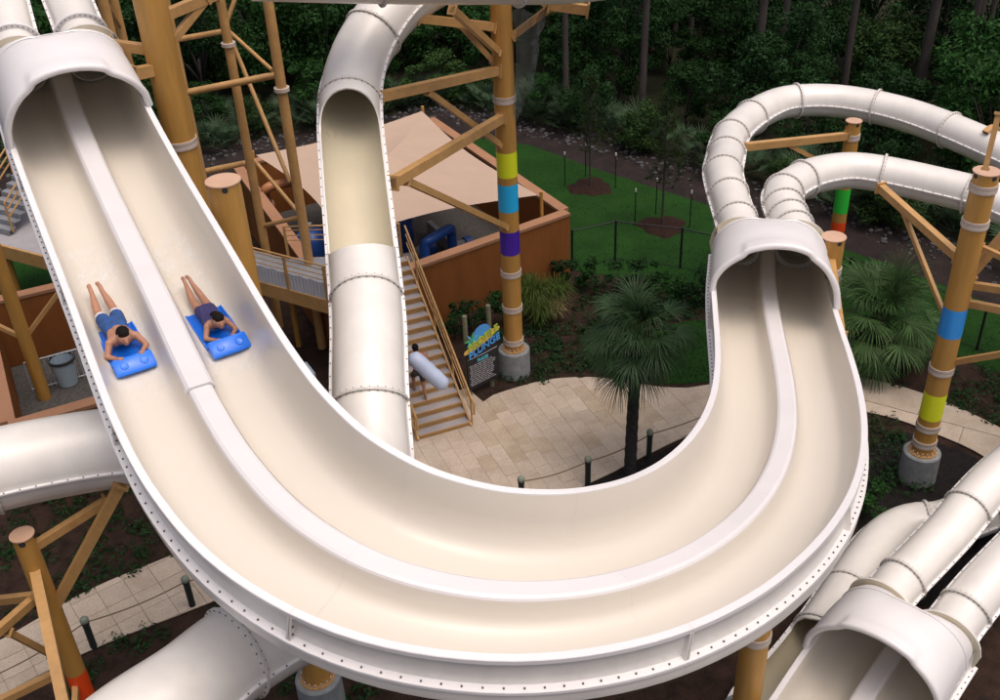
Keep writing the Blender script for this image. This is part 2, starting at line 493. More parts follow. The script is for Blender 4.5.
def pave(path_name, poly, ang, tw, tl, stagger, matpick, piece='paver', gap=0.012):
    if area(poly) < 0: poly = poly[::-1]
    base = struct(sheet(path_name, poly, 0.012, 'grout'))
    ca, sa = math.cos(ang), math.sin(ang)
    us = [p[0] * ca + p[1] * sa for p in poly]; vs_ = [-p[0] * sa + p[1] * ca for p in poly]
    j = 0; v = min(vs_)
    while v < max(vs_):
        u = min(us) - (stagger * tl * (j % 2)) - (random.uniform(0, .3) * tl if stagger else 0)
        while u < max(us):
            g = gap / 2
            q = [(u + g, v + g), (u + tl - g, v + g), (u + tl - g, v + tw - g), (u + g, v + tw - g)]
            q = [(a * ca - b * sa, a * sa + b * ca) for a, b in q]
            c = clip(poly, q)
            if len(c) > 2 and area(c) > 0.02:
                m = MB().prism(c, 0.013, 0.04 + random.uniform(-.003, .003))
                m.build(piece, matpick((c[0][0], c[0][1])), base)
            u += tl
        v += tw; j += 1
    return base
def chain(pts): return [tuple(p) for p in catmull([(*p, 0) for p in pts], .45)[1][:, :2]]
pathL = chain([(-4.6, 20.9), (-6.2, 20.0), (-8.29, 18.76), (-9.33, 18.16), (-10.18, 17.55), (-11.3, 16.5), (-13.5, 14.6)]) + \
    chain([(-12.6, 13.4), (-10.87, 14.85), (-9.28, 16.0), (-7.65, 16.86), (-5.8, 17.8), (-4.6, 18.3)])
patio = [(-4.6, 20.9)] + chain([(-4.6, 18.3), (-3, 18.8), (0, 19.6), (2.48, 20.98), (3.62, 21.71), (4.86, 22.47), (6.2, 23.1), (7.4, 23.5), (8.5, 23.6)]) + \
    chain([(8.5, 25.2), (7.2, 25.1), (5.9, 24.81), (5.24, 24.72), (4.37, 24.89), (3.29, 25.33), (2.31, 25.51), (1.31, 25.44), (0.47, 25.15), (-0.26, 24.81)]) + [(-0.55, 24.5), (-1.0, 25.2), (-2.7, 24.7), (-3.9, 22.4)]
pathR = chain([(8.5, 23.6), (9.3, 23.48), (10.07, 23.19), (10.83, 22.75), (11.6, 22.05), (12.35, 21.2), (13.1, 19.6), (13.6, 17.5)]) + chain([(15.6, 17.5), (14.7, 20.0), (13.4, 22.1), (12.41, 23.38), (11.34, 24.32), (10.4, 24.8), (9.5, 25.1), (8.5, 25.2)])
def pick(p):
    d = math.hypot(p[0] - 3.0, p[1] - 24.2)
    if d < 1.0: return 'travertine_dark'
    if math.hypot(p[0] + 0.2, p[1] - 22.9) < .75 and random.random() < .75: return 'travertine_dark'
    return 'travertine' if random.random() < .95 else 'travertine_dark'
pave('patio', patio, math.atan2(-.93, .37), 0.41, 0.66, 0.5, pick, gap=0.005)
pave('path', pathL, R(36), 0.62, 0.62, 0.0, lambda p: 'travertine')
pave('path', pathR, R(-32), 1.15, 2.6, 0.4, lambda p: 'travertine', piece='slab', gap=0.02)

# ------------------------------------------------------------------ racing trough
ST = np.array([
    (-8.693, 21.316, 11.181, 0.922, 0.388, -0.001),
    (-8.183, 20.178, 10.798, 0.905, 0.426, -0.005),
    (-7.631, 19.042, 10.469, 0.895, 0.447, -0.010),
    (-7.058, 17.903, 10.192, 0.890, 0.455, -0.013),
    (-6.474, 16.758, 9.963, 0.889, 0.458, -0.014),
    (-5.885, 15.609, 9.774, 0.890, 0.456, -0.012),
    (-5.302, 14.453, 9.614, 0.895, 0.447, -0.008),
    (-4.728, 13.289, 9.471, 0.896, 0.443, -0.005),
    (-4.135, 12.136, 9.326, 0.879, 0.476, -0.004),
    (-3.462, 11.030, 9.166, 0.824, 0.567, -0.002),
    (-2.619, 10.055, 8.981, 0.679, 0.734, 0.001),
    (-1.536, 9.372, 8.765, 0.385, 0.923, -0.003),
    (-0.283, 9.144, 8.516, 0.002, 1.000, -0.018),
    (0.962, 9.386, 8.235, -0.347, 0.937, -0.039),
    (2.065, 10.004, 7.928, -0.606, 0.793, -0.068),
    (2.980, 10.871, 7.601, -0.763, 0.640, -0.095),
    (3.730, 11.886, 7.272, -0.850, 0.519, -0.088),
    (4.336, 13.001, 6.969, -0.909, 0.413, -0.060),
    (4.804, 14.188, 6.699, -0.949, 0.312, -0.044),
    (5.154, 15.424, 6.469, -0.972, 0.231, -0.038),
    (5.417, 16.687, 6.278, -0.984, 0.177, -0.029),
    (5.632, 17.965, 6.124, -0.987, 0.157, -0.018),
    (5.844, 19.248, 6.005, -0.985, 0.170, -0.009),
    (6.089, 20.527, 5.921, -0.979, 0.203, -0.003),
    (6.383, 21.797, 5.869, -0.970, 0.245, 0.000),
])
STEP = 1.3051
ST = np.vstack([2 * ST[0] - ST[1], ST, 2 * ST[-1] - ST[-2], 3 * ST[-1] - 2 * ST[-2]])      # straight run-in and run-out under the hoods
ST[0, 3:] = ST[1, 3:]; ST[-1, 3:] = ST[-2, 3:] = ST[-3, 3:]
S_OFF = 1.33
def trough_frames(st, step):
    s, q = catmull([tuple(r) for r in st], step)
    P = q[:, :3]; B = q[:, 3:6]
    T = np.gradient(P, axis=0); T /= np.linalg.norm(T, axis=1)[:, None]
    B = B - T * (B * T).sum(1)[:, None]; B /= np.linalg.norm(B, axis=1)[:, None]
    N = np.cross(T, B)
    return s, P, T, B, N
class Trough:
    def __init__(self, st, ro, ri, wd0, wd1, sw):
        self.s, self.P, self.T, self.B, self.N = trough_frames(st, 0.2)
        self.ro, self.ri, self.wd0, self.wd1, self.sw = ro, ri, wd0, wd1, sw
    def at(self, s):
        f = lambda A: np.array([np.interp(s, self.s, A[:, k]) for k in range(3)])
        return f(self.P), f(self.T), f(self.B), f(self.N)
    def pt(self, s, u, h):
        P, T, B, N = self.at(s); return tuple(P + B * u + N * h)
    def wd(self, s): return self.wd0 if s < self.sw else self.wd1
    def sweep(self, m, s0, s1, prof, step=0.2, close=False, mi=0):
        n = max(int((s1 - s0) / step), 1)
        rows = []
        for s in np.linspace(s0, s1, n + 1):
            P, T, B, N = self.at(s)
            pr = prof(s) if callable(prof) else prof
            rows.append([tuple(P + B * u + N * h) for u, h in pr])
        m.grid(rows, close, mi)
        return m
def lane_profile(sgn, rim, wd):
    pts = [(wd + .035, -.05), (wd + .055, -.14), (wd + .09, -.27), (wd + .15, -.365), (.42, -.41), (.55, -.42), (.85, -.42), (.98, -.385), (1.08, -.27), (1.14, -.10), (1.175, .10), (1.195, rim - .03), (1.205, rim - .012)]
    pts = [p for p in pts if p[1] <= rim]
    return [(sgn * u, h) for u, h in pts]
def make_trough(root, TR, s0, s1, nsec, bolt_step=0.17, rib=True, rim_in=(0, 0)):
    cuts = np.linspace(s0, s1, nsec + 1)
    for i in range(nsec):
        a, b = cuts[i] + .0007, cuts[i + 1] - .0007
        m = MB()
        for sg, rim in ((-1, TR.ro), (1, TR.ri)):
            pf = lambda s, sg=sg, rim=rim: (lane_profile(sg, rim, TR.wd(s)) if sg > 0 else lane_profile(sg, rim, TR.wd(s))[::-1])
            TR.sweep(m, a, b, pf)
        sec = m.build('trough_section', 'cream', root, smooth=True, angle=60)
        # outer shell
        for sg, rim in ((-1, TR.ro), (1, TR.ri)):
            m = MB()
            pr = [(1.255, rim - .06), (1.258, -.20), (1.258, -.262), (1.235, -.262), (1.345, -.318), (1.35, -.42), (1.34, -.50), (1.27, -.565), (1.10, -.62), (.5, -.66), (0, -.665)]
            pr = [(sg * u, h) for u, h in pr]
            if sg > 0: pr = pr[::-1]
            TR.sweep(m, a, b, pr)
            m.build('outer_shell', 'gelcoat', root, smooth=True, angle=40)
            # bolted side flange
            m = MB()
            pr = [(1.24, -.258), (1.365, -.268), (1.37, -.276), (1.37, -.316), (1.24, -.322)]
            pr = [(sg * u, h) for u, h in pr]
            if sg > 0: pr = pr[::-1]
            TR.sweep(m, a, b, pr)
            fl = m.build('side_flange', 'gel_rim', root)
            m = MB()
            for s in np.arange(a + .15, b - .1, bolt_step):
                P, T, B, N = TR.at(s)
                c = P + B * (sg * 1.315) + N * (-.262)
                m.cyl(tuple(c), tuple(c + N * .016), .0135, n=6)
            m.build('bolts', 'bolt', fl, kind='stuff')
            # rim
            m = MB()
            pr = [(1.196, rim - .03), (1.198, rim - .008), (1.206, rim), (1.302, rim), (1.31, rim - .01), (1.31, rim - .07), (1.265, rim - .072)]
            pr = [(sg * u, h) for u, h in pr]
            if sg > 0: pr = pr[::-1]
            TR.sweep(m, a + (rim_in[0] if i == 0 else 0), b - (rim_in[1] if i == nsec - 1 else 0), pr)
            m.build('rim', 'gel_rim', root, smooth=True, angle=35)
        # vertical joint rib on both sides
        if rib and i > 0:
            for sg, rim in ((-1, TR.ro), (1, TR.ri)):
                m = MB()
                for e0, e1 in ((cuts[i] - .022, cuts[i] - .004), (cuts[i] + .004, cuts[i] + .022)):
                    pr = [(1.25, rim - .072), (1.312, rim - .072), (1.345, -.255), (1.25, -.255)]
                    rows = []
                    for s in (e0, e1):
                        P, T, B, N = TR.at(s)
                        rows.append([tuple(P + B * (sg * u) + N * h) for u, h in pr])
                    m.add(rows[0] + rows[1], [(0, 1, 2, 3), (7, 6, 5, 4), (0, 4, 5, 1), (1, 5, 6, 2), (2, 6, 7, 3), (3, 7, 4, 0)])
                r_ = m.build('joint_rib', 'gelcoat', root)
                m = MB()
                P, T, B, N = TR.at(cuts[i] + .022)
                for h in np.arange(-.18, rim - .1, .14):
                    c = P + B * (sg * 1.30) + N * h
                    m.cyl(tuple(c), tuple(c + T * .014), .018, n=6)
                m.build('bolts', 'bolt', r_, kind='stuff')
        # divider
        aa = a; 
        parts = [(a, b)]
        if a < TR.sw < b: parts = [(a, TR.sw - .004), (TR.sw + .004, b)]
        for (c0, c1) in parts:
            w = TR.wd((c0 + c1) / 2)
            lift = 0.035 if c1 <= TR.sw else 0.0
            pr = [(-w - .04, -.07), (-w - .012, -.022 + lift * .6), (-w + .03, lift), (w - .03, lift), (w + .012, -.022 + lift * .6), (w + .04, -.07)]
            m = MB(); TR.sweep(m, c0, c1, pr)
            # end faces
            for s, fl in ((c0, False), (c1, True)):
                P, T, B, N = TR.at(s)
                vs = [tuple(P + B * u + N * h) for u, h in pr]
                m.add(vs, [tuple(range(len(vs)))] if not fl else [tuple(range(len(vs)))[::-1]])
            m.build('divider', 'gel_divider', root, smooth=True, angle=22)

TUBE_U, TUBE_H, TUBE_R = 0.66, 0.07, 0.46
def make_hood(root, TR, sf, sb, back_is_lower_s, top=1.5):
    """arched hood from front plane sf to bulkhead sb; two-lobed at the back where the tubes enter"""
    us = np.linspace(-1.0, 1.0, 61)
    def front(u, off):
        W_ = 1.30 + off
        x = u * W_
        rim = TR.ro + (TR.ri - TR.ro) * (u + 1) / 2
        e = math.sqrt(max(1 - abs(u) ** 2.1, 0))
        st = 1 / (1 + math.exp((abs(u) - .52) * 70))          # step: the crown piece sits a little proud
        return x, rim + (top + off - rim) * e, .065 * st
    def back(u, off):
        x = u * (1.20 + off)
        rr = .53 + off
        d = abs(abs(x) - TUBE_U)
        lobe = TUBE_H + math.sqrt(max(rr * rr - d * d, 0.0))
        return x, max(lobe, TUBE_H + .42 if abs(x) < TUBE_U else -.05)
    def row(t, off):
        e = t ** 1.6; eh = t ** 3.2
        s = sf + (sb - sf) * t
        P, T, B, N = TR.at(s)
        out = []
        for u in us:
            x0, h0, hs = front(u, off); x1, h1 = back(u, off)
            h0 += hs * max(1 - t / .16, 0) ** .5
            out.append(tuple(P + B * (x0 * (1 - e) + x1 * e) + N * (h0 * (1 - eh) + h1 * eh)))
        return out
    m = MB()
    ts = [0, .02, .06, .1, .14, .17, .25, .35, .5, .65, .8, .9, 1.0]
    m.grid([row(t, .035 if t > .01 else .02) for t in ts])
    m.build('hood', 'gel_rim', root, smooth=True, angle=50)
    m = MB()
    m.grid([row(t, -.035)[::-1] for t in ts])
    m.build('hood_lining', 'olive_cream', root, smooth=True, angle=50)
    # raised collar round the back of the hood
    m = MB()
    m.grid([row(.70, .036), row(.71, .06), row(.75, .06), row(.76, .036)])
    m.build('hood_collar', 'gel_rim', root, smooth=True, angle=30)
    # rounded lip on the front edge
    m = MB()
    lip = [np.array(p) for p in row(0, 0.0)]
    P, T, B, N = TR.at(sf)
    sgn = 1 if sf > sb else -1
    m.tube([tuple(p + T * sgn * .01) for p in lip], [.07] * len(lip), n=10)
    m.build('hood_lip', 'gel_rim', root, smooth=True, angle=60)
    # bulkhead with two round openings
    P, T, B, N = TR.at(sb)
    outer = [back(u, .17) for u in us]
    outer = outer + [(1.29, -.3), (1.0, -.6), (0, -.62), (-1.0, -.6), (-1.29, -.3)]
    loops = [[V((x, h, 0)) for x, h in outer]]
    for c in (-TUBE_U, TUBE_U):
        loops.append([V((c + TUBE_R * math.cos(a), TUBE_H + TUBE_R * math.sin(a), 0)) for a in np.linspace(0, 2 * math.pi, 24, endpoint=False)])
    flat = [p for l in loops for p in l]
    tr = tessellate_polygon(loops)
    m = MB()
    m.add([tuple(P + B * p.x + N * p.y + T * (.004 * sgn)) for p in flat], [tuple(t) for t in tr])
    m.build('bulkhead_lining', 'olive_cream', root)
    m = MB()
    m.add([tuple(P + B * p.x + N * p.y - T * (.05 * sgn)) for p in flat], [tuple(t) for t in tr])
    n0 = len(outer)
    r0 = [tuple(P + B * x + N * h) for x, h in outer]; r1 = [tuple(P + B * x + N * h - T * sgn * .05) for x, h in outer]
    m.grid([r0, r1], True)
    bk = m.build('bulkhead', 'flange', root)
    m = MB()
    for u in us[3:-3]:
        x, h = back(u, .10)
        c = P + B * x + N * h - T * sgn * .05
        m.cyl(tuple(c), tuple(c - T * sgn * .016), .018, n=6)
    m.build('bolts', 'bolt', bk, kind='stuff')

def make_tube(name, label, pts, r, ring_at, cat='tube slide', inner='cream', outer='gelcoat', seam=True, nseg=28, first=0.0, ring_w=0.055, open_rng=None, group=None, ends=False, ringmat='flange'):
    """closed fibreglass tube of separate bolted sections along pts"""
    s, q = catmull(pts, 0.16)
    L = s[-1]
    T = np.gradient(q, axis=0); T /= np.linalg.norm(T, axis=1)[:, None]
    Z = np.array([0, 0, 1.0])
    Sd = np.cross(T, Z); Sd /= np.linalg.norm(Sd, axis=1)[:, None]
    N = np.cross(Sd, T)
    def fr(x):
        f = lambda A: np.array([np.interp(x, s, A[:, k]) for k in range(3)])
        return f(q), f(T), f(Sd), f(N)
    base = q[q[:, 2].argmin()]
    root = thing(name, label, cat, (round(float(base[0]), 2), round(float(base[1]), 2), 0), group)
    if isinstance(ring_at, (int, float)):
        rings = list(np.arange(first, L, ring_at))
    else: rings = [L + x if x < 0 else x for x in ring_at]
    cuts = sorted(set([0.0] + [x for x in rings if 0.05 < x < L - .05] + [L]))
    def opening(x):
        if not open_rng: return 0.0
        o0, o1, la, lb, amax = open_rng
        if x <= o0 or x >= o1: return 0.0
        if x < o0 + la: return amax * math.sqrt(max(1 - ((o0 + la - x) / la) ** 2, 0))
        if x > o1 - lb: return amax * math.sqrt(max(1 - ((x - o1 + lb) / lb) ** 2, 0))
        return amax
    for a, b in zip(cuts[:-1], cuts[1:]):
        n = max(int((b - a) / (0.022 if open_rng and b > open_rng[0] and a < open_rng[1] else 0.16)), 2)
        m = MB()
        ro, ri = [], []
        for x in np.linspace(a + .003, b - .003, n + 1):
            P, t, sd, nn = fr(x)
            op = opening(x)
            angs = np.linspace(math.pi / 2 + op, math.pi / 2 + 2 * math.pi - op, nseg + 1)
            ro.append([tuple(P + sd * (r * math.cos(w)) + nn * (r * math.sin(w))) for w in angs])
            ri.append([tuple(P + sd * ((r - .035) * math.cos(w)) + nn * ((r - .035) * math.sin(w))) for w in angs])
        m.grid(ro, mi=0)
        m.grid([rr[::-1] for rr in ri], mi=1)
        ops = [opening(x) for x in np.linspace(a + .003, b - .003, n + 1)]
        for j in range(n):
            if ops[j] > 1e-6 or ops[j + 1] > 1e-6:
                m.add([ri[j][0], ri[j + 1][0], ro[j + 1][0], ro[j][0]], [(0, 1, 2, 3)])
                m.add([ro[j][-1], ro[j + 1][-1], ri[j + 1][-1], ri[j][-1]], [(0, 1, 2, 3)])
        m.grid([ro[0], ri[0]], mi=1); m.grid([ri[-1], ro[-1]], mi=1)
        m.build('tube_section', [outer, inner], root, smooth=True, angle=40, weld=True)
        if seam and b - a > .35:
            for sg in (-1, 1):
                m = MB(); rows = []
                bm_ = MB()
                xs = np.linspace(a + .03, b - .03, max(int((b - a) / .16), 2) + 1)
                for x in xs:
                    P, t, sd, nn = fr(x)
                    c = P + sd * (sg * r)
                    pr = [(-.01, .016), (.055, .016), (.055, -.016), (-.01, -.016)]
                    rows.append([tuple(c + sd * (sg * u) + nn * h) for u, h in (pr if sg > 0 else pr[::-1])])
                m.grid(rows, True)
                sm = m.build('seam_flange', 'gel_rim', root)
                for x in np.arange(a + .12, b - .08, .26):
                    P, t, sd, nn = fr(x)
                    c = P + sd * (sg * (r + .034)) + nn * .014
                    bm_.cyl(tuple(c), tuple(c + nn * .014), .014, n=5)
                if bm_.v: bm_.build('bolts', 'bolt', sm, kind='stuff')
    for x in rings:
        if x < -.01 or x > L + .01: continue
        P, t, sd, nn = fr(min(max(x, 0), L))
        op = opening(x)
        m = MB()
        angs = np.linspace(math.pi / 2 + op, math.pi / 2 + 2 * math.pi - op, nseg + 1)
        rows = []
        for rr, dz in ((r - .004, -.030), (r + ring_w - .008, -.030), (r + ring_w, -.022), (r + ring_w, -.003), (r + ring_w - .012, 0), (r + ring_w, .003), (r + ring_w, .022), (r + ring_w - .008, .030), (r - .004, .030)):
            rows.append([tuple(P + sd * (rr * math.cos(w)) + nn * (rr * math.sin(w)) + t * dz) for w in angs])
        m.grid(rows)
        rg = m.build('flange_ring', ringmat, root, smooth=True, angle=40)
        m = MB()
        for w in np.arange(math.pi / 2 + op + .1, math.pi / 2 + 2 * math.pi - op, 2 * math.pi / 30):
            c = P + sd * ((r + ring_w * .5) * math.cos(w)) + nn * ((r + ring_w * .5) * math.sin(w))
            for sg in (-1, 1):
                m.cyl(tuple(c + t * (sg * .029)), tuple(c + t * (sg * .045)), .013, n=5)
        m.build('bolts', 'bolt', rg, kind='stuff')
    return root

# upper racing trough
TR = Trough(ST, 0.187, 0.525, 0.18, 0.145, 10.05 + S_OFF)
racer = thing('racing_slide', 'wide cream two-lane racing trough with white divider curving in a U below two riders', 'water slide', (-1.2, 9.7, 0))
make_trough(racer, TR, -0.35 + S_OFF, 31.75 + S_OFF, 9, rim_in=(1.3, 1.9))
make_hood(racer, TR, 2.45 + S_OFF, -0.3 + S_OFF, True)
make_hood(racer, TR, 28.4 + S_OFF, 31.7 + S_OFF, False)
def lane_tube_ends(TR, sb, d):
    """centres of the two tubes on the bulkhead and a point d metres beyond"""
    P, T, B, N = TR.at(sb)
    return [[tuple(P + B * u + N * TUBE_H), tuple(P + B * u + N * TUBE_H + T * d)] for u in (-TUBE_U, TUBE_U)]

# the two tubes feeding the upper trough
for (e0, e1), lb, k in zip(lane_tube_ends(TR, -0.3 + S_OFF, -0.9), ('white enclosed flume entering the top hood on the outer lane', 'white enclosed flume entering the top hood beside the ochre column'), (-1, 1)):
    p0, p1 = np.array(e0), np.array(e1)
    d = (p1 - p0) / np.linalg.norm(p1 - p0)
    side = np.array([d[1], -d[0], 0]) * (.18 if k < 0 else -.18)
    pts = [tuple(p0 - d * .25), tuple(p0 + d * .4), tuple(p0 + d * 1.0 + np.array([0, 0, .06])), tuple(p0 + d * 2.4 + side * .3 + np.array([0, 0, .35])), tuple(p0 + d * 4.2 + side * .8 + np.array([0, 0, .95])), tuple(p0 + d * 6.5 + side + np.array([0, 0, 1.9]))]
    make_tube('flume_tube', lb, pts, TUBE_R, [.28, 1.0, 3.9], cat='tube slide', ring_w=.10, ringmat='gel_rim')

# lower racing trough
def lower_st():
    out = []
    pts = [(10.0, 16.6, 1.62), (9.3, 15.85, 1.53), (8.6, 15.1, 1.45), (7.6, 14.05, 1.36), (6.66, 13.03, 1.28), (5.7, 11.9, 1.2), (4.75, 10.75, 1.12), (3.7, 9.4, 1.05), (2.7, 8.0, .98)]
    for i, p in enumerate(pts):
        t = np.array(pts[min(i + 1, len(pts) - 1)]) - np.array(pts[max(i - 1, 0)])
        b = np.array([-t[1], t[0], 0]); b /= np.linalg.norm(b)
        out.append((*p, *b))
    return out
TR2 = Trough(np.array(lower_st()), 0.30, 0.30, 0.165, 0.165, -5)
racer2 = thing('racing_slide', 'lower two-lane racing trough leaving the hood where the joined tubes end', 'water slide', (6.6, 12.7, 0))
make_trough(racer2, TR2, 2.95, TR2.s[-1], 3, rim_in=(1.0, 0))
make_hood(racer2, TR2, 4.9, 3.0, True, top=1.5)

# tubes linking the two racing troughs
(ea0, ea1), (eb0, eb1) = lane_tube_ends(TR, 31.7 + S_OFF, 0.6)      # -B side is the outer lane, +B side the inner lane (left in the picture)
(l0, l1), (r0, r1) = lane_tube_ends(TR2, 3.0, -0.7)
tubeA = [eb0, eb1, (6.073, 25.473, 6.150), (6.358, 26.745, 6.150), (7.063, 28.790, 6.130), (8.587, 30.677, 6.100), (9.911, 31.070, 6.080), (11.272, 30.683, 6.030), (12.680, 29.479, 5.950), (14.119, 27.205, 5.800),
         (16.2, 24.3, 5.3), (17.4, 21.4, 4.6), (17.0, 19.1, 3.8), (14.6, 17.8, 3.0), (12.0, 16.7, 2.35), (9.95, 15.3, 1.85)]
make_tube('flume_tube', 'outer white tube sweeping the wide bend in front of the wood', tubeA + [r1, r0], 0.49, [.0, .5, 1.25, 2.4, 3.6, 4.9, 6.2, 7.9, 10.0, 12.4, 14.8, 18, 21, 24, -3.6, -.95, -.04], ring_w=.06, group=None)
tubeB = [ea0, ea1, (7.322, 24.351, 6.100), (7.962, 25.247, 6.100), (8.800, 25.721, 6.100), (9.825, 25.846, 6.050), (11.369, 25.072, 5.950), (12.739, 23.942, 5.850),
         (14.2, 22.0, 5.4), (14.9, 20.0, 4.7), (13.6, 19.2, 3.5), (10.95, 17.8, 2.3), (9.3, 16.45, 1.8)]
make_tube('flume_tube', 'inner white tube on the tight bend passing behind the blue banded column', tubeB + [l1, l0], 0.48, [.0, .45, 1.0, 1.5, 2.0, 2.7, 3.7, 6.0, 8.2, 10.5, 13.0, 15.4, -6.2, -3.4, -.95, -.04], ring_w=.06)

# steep body slide with the open window
pD = [(3.490, 27.776, 11.773), (1.183, 26.837, 11.803), (-0.761, 25.793, 11.676), (-1.876, 24.847, 11.334), (-2.599, 23.885, 10.785), (-2.960, 22.908, 10.215), (-2.976, 21.752, 9.737), (-2.802, 20.091, 9.039), (-2.588, 18.320, 8.355), (-2.412, 16.714, 7.741), (-2.362, 15.478, 7.141), (-2.305, 14.620, 6.569), (-2.191, 13.887, 5.824), (-1.6, 12.7, 5.2), (-.4, 12.9, 4.9), (.9, 13.4, 4.6)]
sD, qD = catmull(pD, 0.16)
def sD_near(p):
    """arc length of the point of the tube axis nearest to p"""
    return float(sD[np.linalg.norm(qD - np.array(p), axis=1).argmin()])
d0, d1 = sD_near((-2.984, 21.907, 9.790)), sD_near((-2.582, 18.156, 8.289))
make_tube('body_slide', 'white tube slide with an open window running down beside the wooden stairs', pD, 0.655,
          [sD_near((-2.515, 24.032, 10.826)), sD_near((-3.000, 22.219, 9.899)), sD_near((-2.488, 17.178, 7.899)), sD_near((-2.345, 15.249, 6.976)), sD_near((-2.256, 14.156, 6.050))], open_rng=(d0, d1 + .18, .8, .50, 1.48), inner='olive_cream', ring_w=.045)
# big tube doubling back under the trough on the left
make_tube('body_slide', 'large white tube curving under the racing trough beside the short post', [(-13.5, 10.4, 7.5), (-11.2, 12.0, 7.3), (-9.5, 13.05, 7.16), (-8.35, 13.65, 7.08), (-7.3, 14.06, 7.0), (-6.4, 14.28, 6.94), (-5.3, 14.36, 6.86)], 0.69, [1.2, 6.05, 9.6], ring_w=.06)
pF = [(-6.475, 6.388, 6.450), (-5.885, 7.820, 6.330), (-5.218, 8.942, 6.250), (-4.488, 9.711, 6.200), (-4.014, 10.361, 6.120), (-3.310, 10.999, 6.050), (-2.482, 11.526, 5.900), (-1.4, 11.7, 5.7)]
sF, qF = catmull(pF, .16)
kF = float(sF[np.linalg.norm(qF - np.array((-4.014, 10.361, 6.120)), axis=1).argmin()])
make_tube('body_slide', 'large white tube rising from the planting bed with a bolted collar', pF, 0.69, [kF - 3.2, kF, kF + 2.2], ring_w=.05)

# tube ending in an open mouth by the lower racing trough
pG = [(13.6, 18.0, 1.5), (11.8, 18.3, 1.05), (10.073, 17.925, 0.750), (9.285, 17.941, 0.660), (8.351, 17.325, 0.620), (6.660, 15.286, 0.600), (5.652, 14.161, 0.600), (4.748, 13.312, 0.600), (4.0, 12.0, .6), (2.8, 11.0, .6)]
sG, qG = catmull(pG, 0.16)
gi = float(sG[np.hypot(qG[:, 0] - (6.245, 14.851, 0.600)[0], qG[:, 1] - (6.245, 14.851, 0.600)[1]).argmin()])
make_tube('body_slide', 'white tube with an open mouth beside the lower racing trough', pG, 0.56, [2.6, 4.1, gi - 1.6, gi - .1], open_rng=(gi, sG[-1] + .5, .12, .05, 1.56), inner='olive_cream', ring_w=.05)

# ------------------------------------------------------------------ columns
BANDM = {'y': 'band_yellow', 'c': 'band_cyan', 'v': 'band_violet', 'b': 'band_blue', 'g': 'band_green', 'r': 'band_red'}
def column(label, x, y, ztop, r, bands=(), clamps=(), pedestal=True, cap=True, group=None, name='support_column', ped_h=.85):
    t = thing(name, label, 'column', (x, y, 0), group)
    z0 = ped_h if pedestal else -.05
    m = MB().cyl((x, y, z0), (x, y, ztop), r, n=28, caps=True)
    sh = m.build('shaft', 'ochre', t, smooth=True, angle=40)
    if pedestal:
        pr = .46 * r / .27
        m = MB().lathe((x, y, 0), [(pr * 1.02, -.05), (pr, ped_h - .03), (pr - .03, ped_h), (0.01, ped_h)], n=28)
        m.build('pedestal', 'concrete', t, smooth=True, angle=40)
        m = MB().cyl((x, y, ped_h), (x, y, ped_h + .035), pr * .78, n=24)
        bp = m.build('base_plate', 'ochre_arm', t)
        m = MB()
        for k in range(16):
            a = 2 * math.pi * k / 16; bx, by = x + pr * .69 * math.cos(a), y + pr * .69 * math.sin(a)
            m.cyl((bx, by, ped_h + .035), (bx, by, ped_h + .12), .018, n=6)
        m.build('anchor_bolts', 'clamp', bp, kind='stuff')
    if cap:
        MB().cyl((x, y, ztop), (x, y, ztop + .02), r + .022, n=28).build('cap', 'cap', t, smooth=True, angle=40)
        m = MB()
        for k in range(4):
            a = R(-75) + k * math.pi / 2
            m.cyl((x + (r - .02) * math.cos(a), y + (r - .02) * math.sin(a), ztop - .06), (x + (r + .006) * math.cos(a), y + (r + .006) * math.sin(a), ztop - .06), .055, n=12)
        m.build('vent_hole', 'dark', t)
    for k, za, zb in bands:
        MB().cyl((x, y, za), (x, y, zb), r + .004, n=28, caps=False).build('colour_band', BANDM[k], t, smooth=True)
    for zc in clamps:
        MB().lathe((x, y, zc), [(r, -.09), (r + .025, -.09), (r + .03, -.02), (r + .024, 0), (r + .03, .02), (r + .025, .09), (r, .09)], n=28).build('clamp_ring', 'clamp', t, smooth=True, angle=30)
    return t
c5x, c5y = 0.41, 26.0
c5 = column('tall column with yellow, cyan and violet bands beside the rules sign', c5x, c5y, 12.6, .27, [('y', 6.35, 7.05), ('c', 5.35, 6.14), ('v', 4.04, 4.75)], [8.46, 3.41, 2.26, 1.14], cap=False)
c6x, c6y = (10.443, 20.467, 0.800)[0], (10.443, 20.467, 0.800)[1]
c6 = column('column with blue and yellow bands on a round concrete pedestal by the path', c6x, c6y, 8.39, .265, [('b', 4.32, 5.08), ('y', 1.94, 2.69)], [8.05, 7.2, 3.35, 1.66, 1.16])
c7p = (10.655, 29.276, 6.067)
c7 = column('column with green and red bands under the outer tube bend', c7p[0], c7p[1], c7p[2], .215, [('g', (10.865, 29.280, 3.147)[2], (10.873, 29.280, 3.951)[2]), ('r', (10.851, 29.280, 2.145)[2], (10.847, 29.280, 2.840)[2])], [5.6], pedestal=True)
c8p = (7.866, 21.760, 6.306)
c8 = column('plain capped column beside the far hood of the racing trough', c8p[0], c8p[1], c8p[2], .26, [], [5.45, 4.2])
c1p = (-6.627, 21.573, 10.916)
c1 = column('thick plain ochre column beside the top hood', c1p[0], c1p[1], 15.5, .33, [], [9.45], cap=False)
c2p = (-4.833, 17.700, 10.207)
c2 = column('thick capped ochre column standing against the trough below the top hood', c2p[0], c2p[1], c2p[2], .30, [], [6.0])
c2b = (-3.984, 14.305, 0.800)
column('column carrying the trough bend on a concrete pedestal by the collared tube', c2b[0], c2b[1], 8.35, .27, [], [2.5, 5], cap=False)
c9p = (-8.026, 13.114, 6.106)
